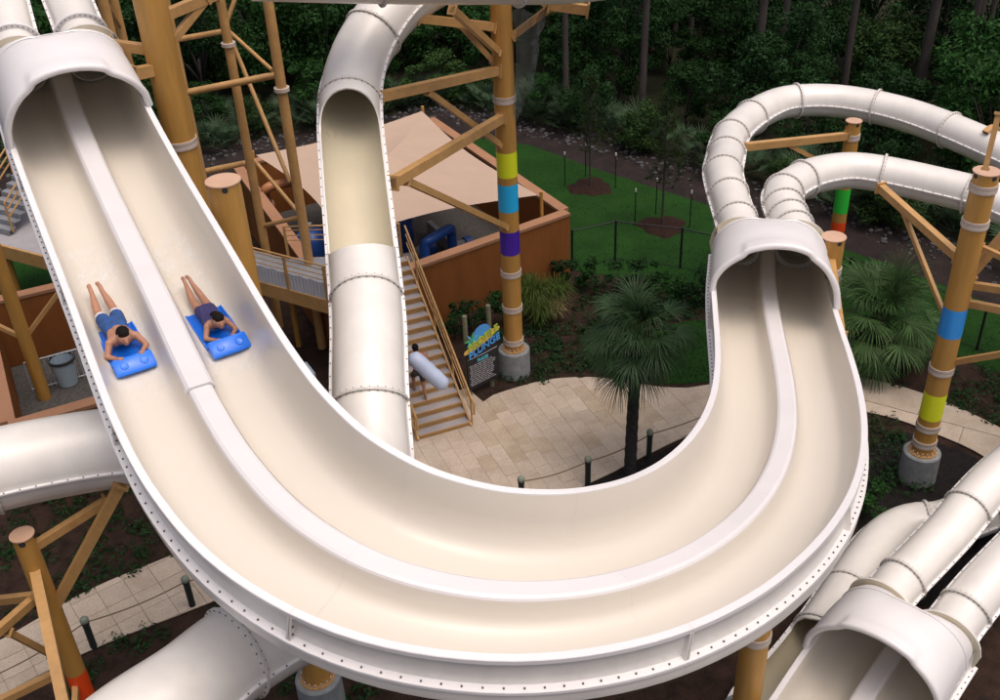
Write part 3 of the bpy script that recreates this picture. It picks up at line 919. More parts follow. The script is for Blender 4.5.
c9 = column('short post with an orange band and braces carrying the large tube', c9p[0], c9p[1], c9p[2], .18, [('r', 1.6, 2.75)], [])
c10p = (4.364, 12.998, 2.307)
column('ochre column under the trough bend beside the open tube mouth', c10p[0], c10p[1], 6.5, .26, [], [3.0], cap=False)

# arms: each is a beam with end plates that belongs to its column
def arm(col, p, q, w=.16, h=None, name='arm', plates=(True, True), m='ochre_arm'):
    mb = MB().beam(p, q, w, h or w * 1.15)
    o = mb.build(name, m, col)
    a, b = V(p), V(q); t = (b - a).normalized()
    for e, s, on in ((a, 1, plates[0]), (b, -1, plates[1])):
        if on: MB().beam(e + t * (s * .0), e + t * (s * .05), w * 1.5, (h or w) * 1.7).build('end_plate', m, o)
    return o
def on_col(cx, cy, r, z, toward):
    d = Vector((toward[0] - cx, toward[1] - cy, 0)).normalized()
    return (cx + d.x * r * .9, cy + d.y * r * .9, z)
# banded column arms to the steep tube
t1 = (-2.408, 22.469, 9.914); arm(c5, on_col(c5x, c5y, .27, (0.155, 26.000, 9.252)[2], t1), t1, .19)
b1 = V(on_col(c5x, c5y, .27, (0.155, 26.000, 9.252)[2], t1)); mid = b1.lerp(V(t1), .62)
arm(c5, on_col(c5x, c5y, .27, (0.124, 26.000, 7.287)[2], t1), tuple(mid - Vector((0, 0, .12))), .12, name='brace')
t2 = (-2.058, 20.130, 8.917); s2 = on_col(c5x, c5y, .27, (0.205, 26.000, 8.019)[2], t2); arm(c5, s2, t2, .19)
arm(c5, on_col(c5x, c5y, .27, (0.244, 26.000, 4.936)[2], t2), tuple(V(s2).lerp(V(t2), .90) - Vector((0, 0, .12))), .13, name='brace')
t3 = (-1.567, 24.510, 11.005); s3 = on_col(c5x, c5y, .27, (0.128, 26.000, 10.326)[2], t3); arm(c5, s3, t3, .17)
t4 = (-0.709, 23.792, 11.370); arm(c5, on_col(c5x, c5y, .27, (0.275, 26.000, 9.726)[2], t4), t4, .14, name='brace')
t5 = (-0.618, 25.614, 10.499); arm(c5, on_col(c5x, c5y, .27, (0.088, 26.000, 9.433)[2], t5), t5, .11, name='brace')
t6 = (1.661, 25.794, 10.771); arm(c5, on_col(c5x, c5y, .27, (0.632, 26.000, 10.032)[2], t6), t6, .15, name='brace')
t7 = (2.502, 25.517, 10.715); arm(c5, (1.531, 25.621, 10.872), t7, .2)
arm(c5, (c5x, c5y, 11.6), (1.531, 25.621, 10.872), .16)
# tube carried above those arms
make_tube('body_slide', 'white tube carried along the top of the banded column on bracket arms', [(-4.547, 21.626, 12.989), (-2.840, 21.963, 12.773), (-1.273, 22.416, 12.551), (0.372, 22.980, 12.318), (1.901, 23.663, 12.080), (3.576, 24.750, 11.912), (6.244, 26.551, 11.733)], 0.655, [2.6, 5.6], ring_w=.07)
# netting hanging from the arm
nb = [(0.672, 25.841, 10.661), (1.726, 25.691, 10.797)]
m = MB(); rows = []
for i in range(15):
    u = i / 14
    row = []
    for k in range(9):
        v = k / 8
        top = V(nb[0]).lerp(V(nb[1]), v)
        ln = (2.0 * (1 - v) ** 1.3 + .95) * u
        p = top + Vector((.06 * math.sin(v * 17 + u * 5) - .30 * u * v * v, .10 * math.sin(v * 13 + u * 7), -ln + .12 * math.sin(v * 9)))
        if v > .6: p += Vector((-.35 * u * (v - .6) * 2.5, 0, 0))
        row.append(tuple(p))
    rows.append(row)
m.grid(rows)
tag(m.build('netting', 'netting', smooth=True, angle=180), 'torn grey netting hanging from the top arm of the banded column', 'net')

# arms on the blue banded column (right side)
a = (9.461, 23.554, 6.662); s = on_col(c6x, c6y, .26, (10.279, 20.500, 6.208)[2], a); arm(c6, s, a, .17)
arm(c6, on_col(c6x, c6y, .26, (10.293, 20.500, 4.631)[2], a), tuple(V(s).lerp(V(a), .72)), .09, name='brace')
arm(c6, on_col(c6x, c6y, .26, (10.647, 20.500, 5.831)[2], (16, 23)), (11.314, 20.422, 7.183), .17)
c11p = (12.316, 18.532, 6.140)
column('plain capped column standing beside the blue and yellow banded one', c11p[0], c11p[1], 6.6, .25, [], [5.9, 2.4])
arm(c6, on_col(c6x, c6y, .26, (10.577, 20.500, 6.594)[2], (16, 20)), (c11p[0], c11p[1], (11.389, 18.625, 6.280)[2]), .11, name='brace', plates=(True, False))
arm(c6, on_col(c6x, c6y, .26, (10.576, 20.500, 5.627)[2], (16, 20)), (c11p[0], c11p[1], (11.407, 18.625, 6.206)[2]), .14, plates=(True, False))
arm(c6, on_col(c6x, c6y, .26, (10.581, 20.500, 5.154)[2], (16, 20)), (c11p[0], c11p[1], (11.527, 18.625, 5.634)[2]), .14, plates=(True, False))
arm(c6, on_col(c6x, c6y, .26, (10.625, 20.500, 3.524)[2], (16, 20)), (c11p[0], c11p[1], (11.550, 18.625, 5.281)[2]), .12, plates=(True, False))
arm(c6, (9.463, 18.635, 9.284), (9.615, 18.911, 10.336), .10, name='post')
# saddle holding the outer tube
msd = MB()
P0 = V(tubeA[9]); 
rows = []
dirv = (V(tubeA[10]) - V(tubeA[8])).normalized(); sdv = dirv.cross(Vector((0, 0, 1))).normalized(); nnv = sdv.cross(dirv)
cS = P0 - dirv * .45
for w in np.linspace(R(60), R(230), 16):
    e = sdv * math.cos(w) + nnv * math.sin(w)
    rows.append([tuple(cS + e * rr + dirv * dz) for rr, dz in ((.51, -.09), (.60, -.09), (.60, .09), (.51, .09))])
msd.grid(rows, True)
sad = msd.build('tube_saddle', 'ochre_arm')
tag(sad, 'curved brown steel saddle clasping the outer tube near the wood', 'bracket')
# arm of green banded column
ta = (6.968, 27.448, 6.203); arm(c7, on_col(c7p[0], c7p[1], .2, c7p[2] - .42, ta), ta, .18)
arm(c7, (c7p[0], c7p[1], c7p[2] - 1.7), tuple(V((c7p[0], c7p[1], c7p[2] - .5)).lerp(V(ta), .62)), .11, name='brace')
# small bracket on the plain capped column
P_, T_, B_, N_ = TR.at(27.6 + S_OFF)
tb = tuple(P_ - B_ * 1.3 + N_ * -.1)
arm(c8, (c8p[0], c8p[1], c8p[2] - .55), tb, .16)
arm(c8, (c8p[0], c8p[1], c8p[2] - 1.5), tb, .12, name='brace')
# arms of the thick column to the hood tubes
P_, T_, B_, N_ = TR.at(1.2 + S_OFF)
arm(c1, (c1p[0], c1p[1], (-7.095, 21.905, 11.418)[2]), (-7.687, 21.657, 11.586), .17)
arm(c1, (c1p[0], c1p[1], (-6.948, 21.684, 11.084)[2]), (-7.107, 21.011, 11.153), .20)
arm(c1, (c1p[0], c1p[1], (-6.563, 22.325, 12.052)[2]), (-5.643, 22.982, 12.139), .18)
arm(c1, (c1p[0], c1p[1], (-6.479, 21.855, 11.342)[2]), (-5.806, 22.725, 12.112), .13, name='brace')
P_, T_, B_, N_ = TR.at(5.2 + S_OFF)
arm(c2, (c2p[0], c2p[1], c2p[2] - .9), tuple(P_ + B_ * 1.2 + N_ * -.45), .18)
# struts carrying the trough from the plain column: pedestal post brackets
arm(c9, (c9p[0], c9p[1], c9p[2] - .35), (-6.800, 13.842, 6.150), .13)
arm(c9, (c9p[0], c9p[1], (-8.025, 13.110, 4.286)[2]), (-6.390, 13.613, 6.679), .15, name='brace', plates=(False, True))
arm(c9, (c9p[0], c9p[1], c9p[2] - .75), (-6.802, 10.475, 4.836), .17, name='brace')
arm(c9, (c9p[0], c9p[1], c9p[2] - 1.3), (-8.420, 11.825, 5.065), .13)
arm(c9, (-7.988, 12.839, 4.966), (-9.216, 13.307, 4.404), .12, name='brace')
arm(c9, (-8.284, 12.167, 4.857), (-8.147, 12.833, 3.506), .09, name='brace')
arm(c9, (-8.277, 13.070, 2.778), (-9.232, 12.299, 2.881), .13)
arm(c9, (-8.110, 13.265, 2.530), (-7.913, 12.465, 2.407), .10, name='brace')

# ------------------------------------------------------------------ lattice tower behind the thick column
tw = thing('stair_tower', 'slender braced ochre pipe tower rising behind the walkway', 'tower', (-6.2, 29.5, 0))
pa_b = (-7.086, 29.217, 2.352); pb_b = (-5.547, 27.857, 3.016)
def leg(root, base, r, ztop, coll=()):
    o = MB().cyl((base[0], base[1], -.02), (base[0], base[1], ztop), r, n=14).build('leg', 'ochre_arm', root, smooth=True, angle=40)
    for z in coll:
        MB().lathe((base[0], base[1], z), [(r, -.05), (r + .07, -.05), (r + .07, .05), (r, .05)], n=16).build('collar', 'clamp', o)
l1 = (pa_b[0], pa_b[1]); l2 = (pb_b[0], pb_b[1])
leg(tw, l1, .13, 13.5, [(-7.006, 29.030, 9.191)[2]]); leg(tw, l2, .14, 13.5, [(-5.544, 27.700, 8.323)[2]])
def bar(root, p, q, r=.06): MB().cyl(p, q, r, n=10).build('brace', 'ochre_arm', root, smooth=True, angle=40)
leg(tw, (-8.261, 28.176, 8.029), .13, 13.5)
bar(tw, (-8.245, 28.176, 9.679), (-7.454, 30.499, 9.182), .075); bar(tw, (-8.275, 28.176, 8.228), (-5.777, 28.392, 8.536), .095)
bar(tw, (-8.265, 28.176, 5.901), (-7.250, 29.916, 5.402), .085)
bar(tw, (-7.287, 30.394, 9.206), (-5.832, 28.371, 8.685), .055); bar(tw, (-7.291, 30.347, 9.135), (-5.752, 27.978, 5.554), .065)
bar(tw, (-6.971, 30.632, 10.108), (-7.371, 30.359, 9.334), .065)
bar(tw, (-7.060, 29.664, 5.566), (-5.648, 28.030, 4.546), .06); bar(tw, (-7.089, 29.297, 3.561), (-5.624, 27.966, 4.448), .065)
# rear tower legs seen beside the thick column
tw2 = thing('stair_tower', 'pair of plain ochre posts standing close behind the top hood', 'tower', (-10, 27, 0))
for base, r in (((-9.544, 27.238, 10.235), .15), ((-9.925, 29.217, 9.601), .12), ((-11.041, 30.083, 10.004), .11)):
    leg(tw2, base, r, 15.0)
bar(tw2, (-9.748, 27.834, 11.136), (-9.920, 29.277, 9.692), .05)

# ------------------------------------------------------------------ pump enclosure with shade sail
FR, BR, BL, FL = (2.44, 31.9), (-2.47, 41.1), (-9.5, 37.1), (-4.87, 27.18)
enc = thing('pump_enclosure', 'terracotta walled pump yard open to the sky behind the banded column', 'enclosure', (-3.5, 34, 0))
def wall(root, a, b, h, th=.32, mat_='terracotta', cop=True, z0=-.05):
    a3, b3 = V((a[0], a[1], 0)), V((b[0], b[1], 0))
    w = MB().beam((a[0], a[1], (z0 + h) / 2), (b[0], b[1], (z0 + h) / 2), th, h - z0).build('wall', mat_, root)
    if cop:
        MB().beam((a[0], a[1], h + .05), (b[0], b[1], h + .05), th + .06, .10).build('coping', 'coping', w)
    return w
def inset(a, b, d):
    t = (V((*b, 0)) - V((*a, 0))).normalized(); return (a[0] + t.x * d, a[1] + t.y * d), (b[0] - t.x * d, b[1] - t.y * d)
wall(enc, FR, FL, 2.2)
wall(enc, *inset(FR, BR, .193), 2.2)
wall(enc, *inset(BL, BR, .0), 2.2)
wall(enc, *inset(BL, FL, .193), 2.2)
sheet('floor', [inset(FR, FL, .1)[0], inset(FR, FL, .1)[1], BL, BR], 0.01, 'gravel_floor', enc)
pa, pb = (0.05, 30.55), (-2.4, 35.2)
wall(enc, pa, pb, .55, th=.18, mat_='concrete', cop=False)
sail = thing('shade_sail', 'beige fabric shade canopy stretched over the pump yard', 'shade sail', (-3.5, 34.3, 0))
cor = [V((-8.520, 36.237, 3.000)), V((-2.614, 39.875, 3.000)), V((1.483, 31.762, 3.000)), V((-4.63, 29.3, 3.0))]
ctr = V((-3.6, 34.5, 3.5))
n = 16; m = MB()
for e in range(4):
    a, b = cor[e], cor[(e + 1) % 4]
    rows = []
    for i in range(n + 1):
        u = i / n
        edge = a.lerp(b, u); mid_ = (a + b + cor[(e + 2) % 4] + cor[(e + 3) % 4]) / 4
        edge = edge.lerp(mid_, .10 * math.sin(math.pi * u)); edge.z = edge.z + .0
        rows.append([tuple(ctr.lerp(edge, v / 10) - Vector((0, 0, .35 * math.sin(math.pi * v / 10) ** 1.0 * .5))) for v in range(11)])
    m.grid(rows)
m.build('canopy', 'sailcloth', sail, smooth=True, angle=12)
for c in cor:
    d = (c - ctr); d.z = 0; d.normalize()
    MB().cyl((c.x + d.x * .12, c.y + d.y * .12, 0), (c.x + d.x * .12, c.y + d.y * .12, 3.15), .06, n=12).build('post', 'ochre', sail, smooth=True)
# pipes, pumps and filter tanks
def pipe(label, pts, r, matn, name='pipe'):
    pl = thing(name, label, 'pipe', (pts[0][0], pts[0][1], 0))
    s_, q_ = catmull(pts, .07)
    MB().tube([tuple(p) for p in q_], r, n=12).build('run', matn, pl, smooth=True, angle=50)
    for p, nx in ((pts[0], pts[1]), (pts[-1], pts[-2])):
        t = (V(nx) - V(p)).normalized()
        MB().cyl(tuple(V(p)), tuple(V(p) + t * .06), r * 1.45, n=14).build('flange_ring', matn, pl)
Y0 = 29.9
pipe('blue arched pipe nearest the front wall of the pump yard', [(*(-2.354, 31.298, 1.600)[:2], .1), (*(-2.354, 31.298, 1.600)[:2], 1.3), (-2.317, 31.322, 1.660), (-2.180, 31.369, 1.740), (-1.660, 31.968, 1.740), (-1.500, 32.256, 1.660), (*(-1.481, 32.568, 1.500)[:2], 1.3), (*(-1.481, 32.568, 1.500)[:2], .1)], .17, 'blue_pipe')
pipe('blue low pipe running behind the arched pipe', [(-2.6, 30.9, .1), (-2.55, 30.9, .9), (-2.3, 31.0, 1.1), (-.9, 31.9, 1.1), (.1, 32.4, 1.1)], .13, 'blue_pipe')
pipe('orange elbow pipe by the corner wall', [(-8.205, 35.374, 1.400), (-8.087, 34.757, 2.200), (-7.907, 34.724, 2.400), (-7.548, 34.936, 2.400), (-7.004, 35.131, 2.400)], .17, 'orange_pipe')
def tank(label, x, y, r, h):
    t = thing('filter_tank', label, 'tank', (x, y, 0), 'filter tanks in the pump yard')
    MB().lathe((x, y, .2), [(0.01, 0), (r * .7, .03), (r, .2), (r, h - .3), (r * .75, h - .1), (r * .2, h), (0.01, h)], n=24).build('vessel', 'blue_pipe', t, smooth=True, angle=60)
    MB().cyl((x, y, h + .2), (x, y, h + .4), .09, n=12).build('valve', 'gray_metal', t)
    for k in range(3):
        a_ = k * 2.09
        MB().cyl((x + r * .6 * math.cos(a_), y + r * .6 * math.sin(a_), 0), (x + r * .6 * math.cos(a_), y + r * .6 * math.sin(a_), .35), .05, n=8).build('leg', 'gray_metal', t)
for x, y in ((-6.2, 32.2), (-4.9, 33.0), (-3.4, 33.5)):
    tank('round dark blue filter tank under the shade canopy', x, y, .55, 1.75)
def pump(x, y, rz):
    t = thing('pump', 'grey electric pump on the pump yard floor', 'pump', (x, y, 0), 'pumps in the yard')
    c, s = math.cos(rz), math.sin(rz)
    MB().cyl((x - .4 * c, y - .4 * s, .38), (x + .25 * c, y + .25 * s, .38), .2, n=14).build('motor', 'gray_metal', t, smooth=True, angle=40)
    MB().cyl((x + .25 * c, y + .25 * s, .38), (x + .5 * c, y + .5 * s, .38), .27, n=14).build('volute', 'blue_pipe', t, smooth=True, angle=40)
    MB().box((x, y, .1), (1.1, .45, .18), rz).build('base', 'concrete', t)
for x, y, a_ in ((-2.2, 31.6, .5), (-1.6, 32.3, .5), (-2.6, 33.2, .6), (-3.2, 32.2, 2.0), (-1.3, 33.4, .5)): pump(x, y, a_)
MB_box = MB().box((-2.9, 31.4, .95), (.45, .35, .5), .4)
tag(MB_box.build('control_box', 'panel'), 'small pale control box among the pumps', 'box')

# ------------------------------------------------------------------ stairs
sdv = Vector((-.36, .93, 0)).normalized(); swv = Vector((.93, .36, 0)).normalized()
s_base = V((-1.63, 23.16, 0)); WID = 1.46; NST = 18; RI = 3.0 / NST; TR_ = .27
stt = thing('staircase', 'straight outdoor stairs with grey treads and brown risers down to the patio', 'stairs', tuple(s_base))
for i in range(NST):
    c = s_base + sdv * (TR_ * i + TR_ / 2) + Vector((0, 0, RI * (i + 1)))
    ang = math.atan2(swv.y, swv.x)
    MB().box((c.x, c.y, c.z - .025), (WID, TR_ + .02, .05), ang).build('tread', 'tread', stt)
    c2_ = s_base + sdv * (TR_ * i + .012) + Vector((0, 0, RI * (i + .5) - .03))
    MB().box((c2_.x, c2_.y, c2_.z), (WID - .004, .03, RI - .055), ang).build('riser', 'ochre_arm', stt)
    e = s_base + sdv * (TR_ * i - .012) + Vector((0, 0, RI * (i + 1) - .028))
    MB().box((e.x, e.y, e.z), (WID + .002, .028, .062), ang).build('nosing', 'ochre_arm', stt)
for sg in (-1, 1):
    o = swv * (sg * (WID / 2 + .04))
    p = s_base + o + Vector((0, 0, .02)); q = s_base + o + sdv * (TR_ * NST) + Vector((0, 0, 3.0 - .08))
    MB().beam(p - Vector((0, 0, .05)), q, .06, .30).build('stringer', 'ochre_arm', stt)
    o2 = swv * (sg * (WID / 2 + .09))
    for hh, rr in ((1.0, .03), (.72, .018), (.45, .018)):
        pts = [s_base + o2 - sdv * .05 + Vector((0, 0, hh)), s_base + o2 + sdv * (TR_ * NST) + Vector((0, 0, 3.0 + hh))]
        if hh == 1.0: pts = [s_base + o2 - sdv * .22 + Vector((0, 0, hh - .45)), s_base + o2 - sdv * .25 + Vector((0, 0, hh - .1))] + pts
        MB().tube(pts, rr, n=8).build('handrail', 'ochre_arm', stt, smooth=True, angle=50)
    for i in (0, 5, 10, 15):
        b_ = s_base + o2 + sdv * (TR_ * i) + Vector((0, 0, RI * i - .1))
        MB().cyl(b_, b_ + Vector((0, 0, 1.1)), .026, n=8).build('baluster', 'ochre_arm', stt, smooth=True)

# ------------------------------------------------------------------ walkway
wk = thing('walkway', 'raised walkway with brown railing and corrugated side panels behind the capped column', 'walkway', (-5.5, 26.6, 0))
wp = [(-3.55, 24.95), (-7.14, 27.1), (-9.0, 28.2), (-8.3, 29.4), (-6.35, 28.25), (-2.75, 28.1), (-4.15, 27.5)]
MB().prism(wp, 2.9, 2.97).build('deck', 'gray_metal', wk)
def fascia(a, b):
    MB().beam((a[0], a[1], 2.74), (b[0], b[1], 2.74), .08, .44).build('fascia', 'ochre_arm', wk)
for a, b in ((wp[0], wp[1]), (wp[1], wp[2]), (wp[3], wp[4]), (wp[4], wp[5]), (wp[0], wp[6])): fascia(a, b)
def railing(root, a, b, z, posts, panel=True, rails=(1.08, .95, .78, .62), matn='ochre_arm'):
    a, b = V((a[0], a[1], z)), V((b[0], b[1], z))
    for h in rails:
        MB().cyl(a + Vector((0, 0, h)), b + Vector((0, 0, h)), .026 if h == rails[0] else .016, n=8).build('rail', matn, root, smooth=True)
    for i in range(posts + 1):
        p = a.lerp(b, i / posts)
        MB().box((p.x, p.y, z + .4), (.07, .07, 1.36), math.atan2(b.y - a.y, b.x - a.x)).build('post', matn, root)
    if panel:
        t = (b - a).normalized(); nrm = t.cross(Vector((0, 0, 1)))
        for i in range(posts):
            p, q = a.lerp(b, i / posts) + t * .05, a.lerp(b, (i + 1) / posts) - t * .05
            k = int((q - p).length / .06); rows = []
            for j in range(k + 1):
                x = p.lerp(q, j / k) + nrm * (.012 if j % 2 else -.012)
                hh = .50 + .08 * abs(((j / k * 3) % 1) - .5)
                rows.append([tuple(x + Vector((0, 0, .02))), tuple(x + Vector((0, 0, hh)))])
            MB().grid(rows).build('side_panel', 'panel', root)
railing(wk, wp[0], wp[1], 2.97, 3)
railing(wk, wp[1], wp[2], 2.97, 2)
railing(wk, (-6.2, 28.2), (-2.8, 28.05), 2.97, 2, panel=False)
for p in ((-4.0, 25.5), (-7.0, 27.3), (-6.3, 28.0), (-8.5, 28.6)):
    MB().cyl((p[0], p[1], -.02), (p[0], p[1], 2.9), .09, n=12).build('leg', 'ochre', wk, smooth=True)
tag(MB().box((-5.9, 25.3, .42), (.9, .7, .8), .5).build('equipment_box', 'bucket'), 'pale blue equipment box on the ground under the walkway', 'box')

# ------------------------------------------------------------------ second enclosure and deck on the far left
en2 = thing('pump_enclosure', 'terracotta walled yard with a railed pit beside the large tube', 'enclosure', (-12, 25, 0))
q0, q1, q2, q3 = (-12.369, 21.375, 2.300)[:2], (-9.2, 22.9), (-11.6, 29.6), (-15.6, 27.7)
wall(en2, q0, q1, 2.2); wall(en2, *inset(q0, (-15.3, 27.4), .193), 2.2); wall(en2, (-15.45, 27.6), (-11.6, 29.3), 2.2); wall(en2, *inset(q1, (-11.5, 29.2), .193), 2.2)
sheet('floor', [q0, q1, (-11.5, 29.2), (-15.3, 27.4)], .012, 'gravel_floor', en2)
fn = thing('pit_railing', 'pale upright bar railing inside the left yard', 'railing', (-13.5, 27, 0))
fa, fb = V((-14.0, 26.1, 0)), V((-10.8, 27.6, 0))
for h in (.1, 1.05): MB().cyl(fa + Vector((0, 0, h)), fb + Vector((0, 0, h)), .022, n=6).build('rail', 'panel', fn)
for i in range(27):
    p = fa.lerp(fb, i / 26); MB().cyl(p + Vector((0, 0, .0)), p + Vector((0, 0, 1.05)), .014, n=5).build('bar', 'panel', fn)
bk = thing('bucket', 'pale blue open bucket standing in the left yard', 'bucket', (-13.042, 26.470, 0.020))
bx, by, bz = (-13.042, 26.470, 0.020)
MB().lathe((bx, by, bz), [(.01, .02), (.28, .02), (.36, .85), (.33, .85), (.26, .06), (.01, .06)], n=24).build('shell', 'bucket', bk, smooth=True, angle=40)
MB().lathe((bx, by, bz + .84), [(.33, 0), (.39, 0), (.39, .07), (.33, .07), (.33, 0)], n=24).build('rim', 'dark', bk)
MB().tube([(bx + .37 * math.cos(a_), by + .37 * math.sin(a_) * .2 - .1, bz + .80 - .12 * math.sin(a_)) for a_ in np.linspace(0, math.pi, 9)], .015, n=6).build('handle', 'dark', bk)
cy = (-13.540, 25.769, 0.000)
cyd = column('plain capped post with thin braces standing in the left walled yard', cy[0], cy[1], 6.2, .19, [], [], pedestal=False)
arm(cyd, (cy[0], cy[1], 2.1), (cy[0] - 2.3, cy[1] + .4, 3.4), .11, name='brace', plates=(False, True))
arm(cyd, (cy[0], cy[1], 2.1), (cy[0] + 2.1, cy[1] + .8, 4.3), .10, name='brace', plates=(False, True))
dk = thing('deck', 'tan edged raised deck with stairs and railing at the far left', 'deck', (-15.5, 31, 0))
dp = [(-16.9, 29.2), (-15.57, 30.0), (-12.9, 28.55), (-11.8, 30.3), (-14.6, 33.8), (-18.5, 32.5)]
MB().prism(dp, 2.92, 3.0).build('deck_floor', 'tread', dk)
for a, b in ((dp[0], dp[1]), (dp[1], dp[2]), (dp[2], dp[3])):
    MB().beam((a[0], a[1], 2.78), (b[0], b[1], 2.78), .09, .46).build('fascia', 'ochre_arm', dk)
for p in ((-15.6, 30.3), (-13.0, 29.0), (-12.2, 30.4), (-16.8, 31.5)):
    MB().cyl((p[0], p[1], -.02), (p[0], p[1], 2.92), .1, n=12).build('leg', 'ochre', dk, smooth=True)
for i in range(9):
    a0 = V((-15.9, 31.0, 3.0 + .17 * (i + 1))) + Vector((.26 * i * .5, .26 * i * .86, 0))
    MB().box(tuple(a0), (1.3, .28, .05), R(-30)).build('tread', 'gray_metal', dk)
    MB().box((a0.x - .07, a0.y - .12, a0.z - .09), (1.3, .03, .12), R(-30)).build('riser', 'gray_metal', dk)
for sg in (-.68, .68):
    a0 = V((-15.9 + sg * .86, 31.0 - sg * .5, 3.1)); b0 = a0 + Vector((.26 * 9 * .5, .26 * 9 * .86, 1.53))
    for h in (1.0, .75, .5):
        MB().cyl(a0 + Vector((0, 0, h)), b0 + Vector((0, 0, h)), .03, n=8).build('rail', 'ochre_arm', dk, smooth=True)
    for k in (0, .33, .66, 1):
        p = a0.lerp(b0, k); MB().cyl(p, p + Vector((0, 0, 1.0)), .035, n=8).build('post', 'ochre_arm', dk, smooth=True)

# ------------------------------------------------------------------ sign
sg_bl, sg_br = V((-0.971, 24.698, 0.300)), V((-0.094, 25.378, 0.300))
sx = (sg_br - sg_bl); sx.z = 0; SW = sx.length; sx.normalize(); sn = Vector((sx.y, -sx.x, 0))
sign = thing('rules_sign', 'black rules board reading PROFILE PLUNGE with surfboard logo beside the banded column', 'sign', (sg_bl.x, sg_bl.y, 0))
def SP(u, v, d=0.0): return sg_bl + sx * u + Vector((0, 0, v)) + sn * d      # u along the board, v up from its lower edge, d towards the reader
def sboard(name, pts, d0_, d1_, matn, parent):
    n_ = len(pts); m_ = MB()
    tr_ = tessellate_polygon([[V((a_, b_, 0)) for a_, b_ in pts]])
    vs_ = [tuple(SP(u, v, d0_)) for u, v in pts] + [tuple(SP(u, v, d1_)) for u, v in pts]
    fs_ = [tuple(i + n_ for i in t) for t in tr_] + [tuple(t) for t in tr_] + [(i, (i + 1) % n_, (i + 1) % n_ + n_, i + n_) for i in range(n_)]
    return m_.add(vs_, fs_).build(name, matn, parent)
BH = 1.62
board = sboard('board', [(0, 0), (SW, 0), (SW + .02, BH * .62), (SW, BH), (SW * .5, BH * .97), (-.03, BH * .98), (.0, BH * .5)], 0, .05, 'sign_black', sign)
for u in (.12, SW - .15):
    b_ = SP(u, -.32, -.10)
    MB().cyl(b_, b_ + Vector((0, 0, 2.75)), .07, n=10).build('post', 'bamboo', sign, smooth=True)
def text(body, u, v, size, matn, rot=0.0, d=.056, ext=.004, shear=.0, parent=board):
    cu = bpy.data.curves.new('lettering', 'FONT'); cu.body = body; cu.size = size; cu.extrude = ext; cu.align_x = 'CENTER'; cu.align_y = 'CENTER'; cu.shear = shear
    cu.offset = .006
    tmp = bpy.data.objects.new('tmp', cu); C.objects.link(tmp)
    dg = bpy.context.evaluated_depsgraph_get()
    me = bpy.data.meshes.new_from_object(tmp.evaluated_get(dg))
    bpy.data.objects.remove(tmp)
    m_ = MB(); cr, sr = math.cos(rot), math.sin(rot)
    vs_ = []
    for vv in me.vertices:
        a_, b_ = vv.co.x * cr - vv.co.y * sr, vv.co.x * sr + vv.co.y * cr
        vs_.append(tuple(SP(u + a_, v + b_, d + vv.co.z)))
    m_.add(vs_, [tuple(p.vertices) for p in me.polygons])
    return m_.build('lettering', matn, parent)
disc = [(SW * .52 + .30 * math.cos(a_), BH * 1.0 + .26 * math.sin(a_) + .14) for a_ in np.linspace(0, 2 * math.pi, 24, endpoint=False)]
sboard('logo_sun', disc, .05, .062, 'ink_sky', board)
ca_, sa_ = math.cos(.30), math.sin(.30)
surf = []
for a_ in np.linspace(0, 2 * math.pi, 28, endpoint=False):
    x_, y_ = .68 * math.cos(a_), .125 * math.sin(a_); surf.append((SW * .5 + x_ * ca_ - y_ * sa_, BH * .93 + x_ * sa_ + y_ * ca_))
sboard('logo_surfboard', surf, .05, .068, 'ink_yellow', board)
for i in range(7):
    a_ = R(20 + i * 52); x0, y0 = .20, BH * 1.03
    pl = [(x0, y0), (x0 + .13 * math.cos(a_ - .3), y0 + .13 * math.sin(a_ - .3)), (x0 + .25 * math.cos(a_), y0 + .25 * math.sin(a_)), (x0 + .13 * math.cos(a_ + .3), y0 + .13 * math.sin(a_ + .3))]
    sboard('logo_palm_leaf', pl, .05, .074 + i * .0012, 'ink_green' if i % 2 else 'ink_cyan', board)
text('PROFILE', SW * .52, BH * .97, .31, 'ink_lime', .28, .084, .012, .15)
text('PLUNGE', SW * .54, BH * .80, .31, 'ink_sky', .22, .084, .012, .15)
text('RULES', SW * .5, BH * .565, .14, 'ink_cyan', .0, .058)
sboard('ruled_line', [(.04, BH * .665), (SW * .5, BH * .655), (SW - .03, BH * .675), (SW - .03, BH * .66), (SW * .5, BH * .64), (.04, BH * .65)], .05, .056, 'ink_white', board)
v_ = BH * .49
for i in range(11):
    u0 = .10 if i % 3 else .07; x_ = u0
    while x_ < SW - .16:
        w_ = random.uniform(.05, .16)
        if x_ + w_ > SW - .1 or (i % 3 == 2 and x_ > SW * random.uniform(.6, .95)): break
        sboard('print', [(x_, v_), (x_ + w_, v_), (x_ + w_, v_ + .024), (x_, v_ + .024)], .05, .054, 'ink_white', board)
        x_ += w_ + .025
    v_ -= .066

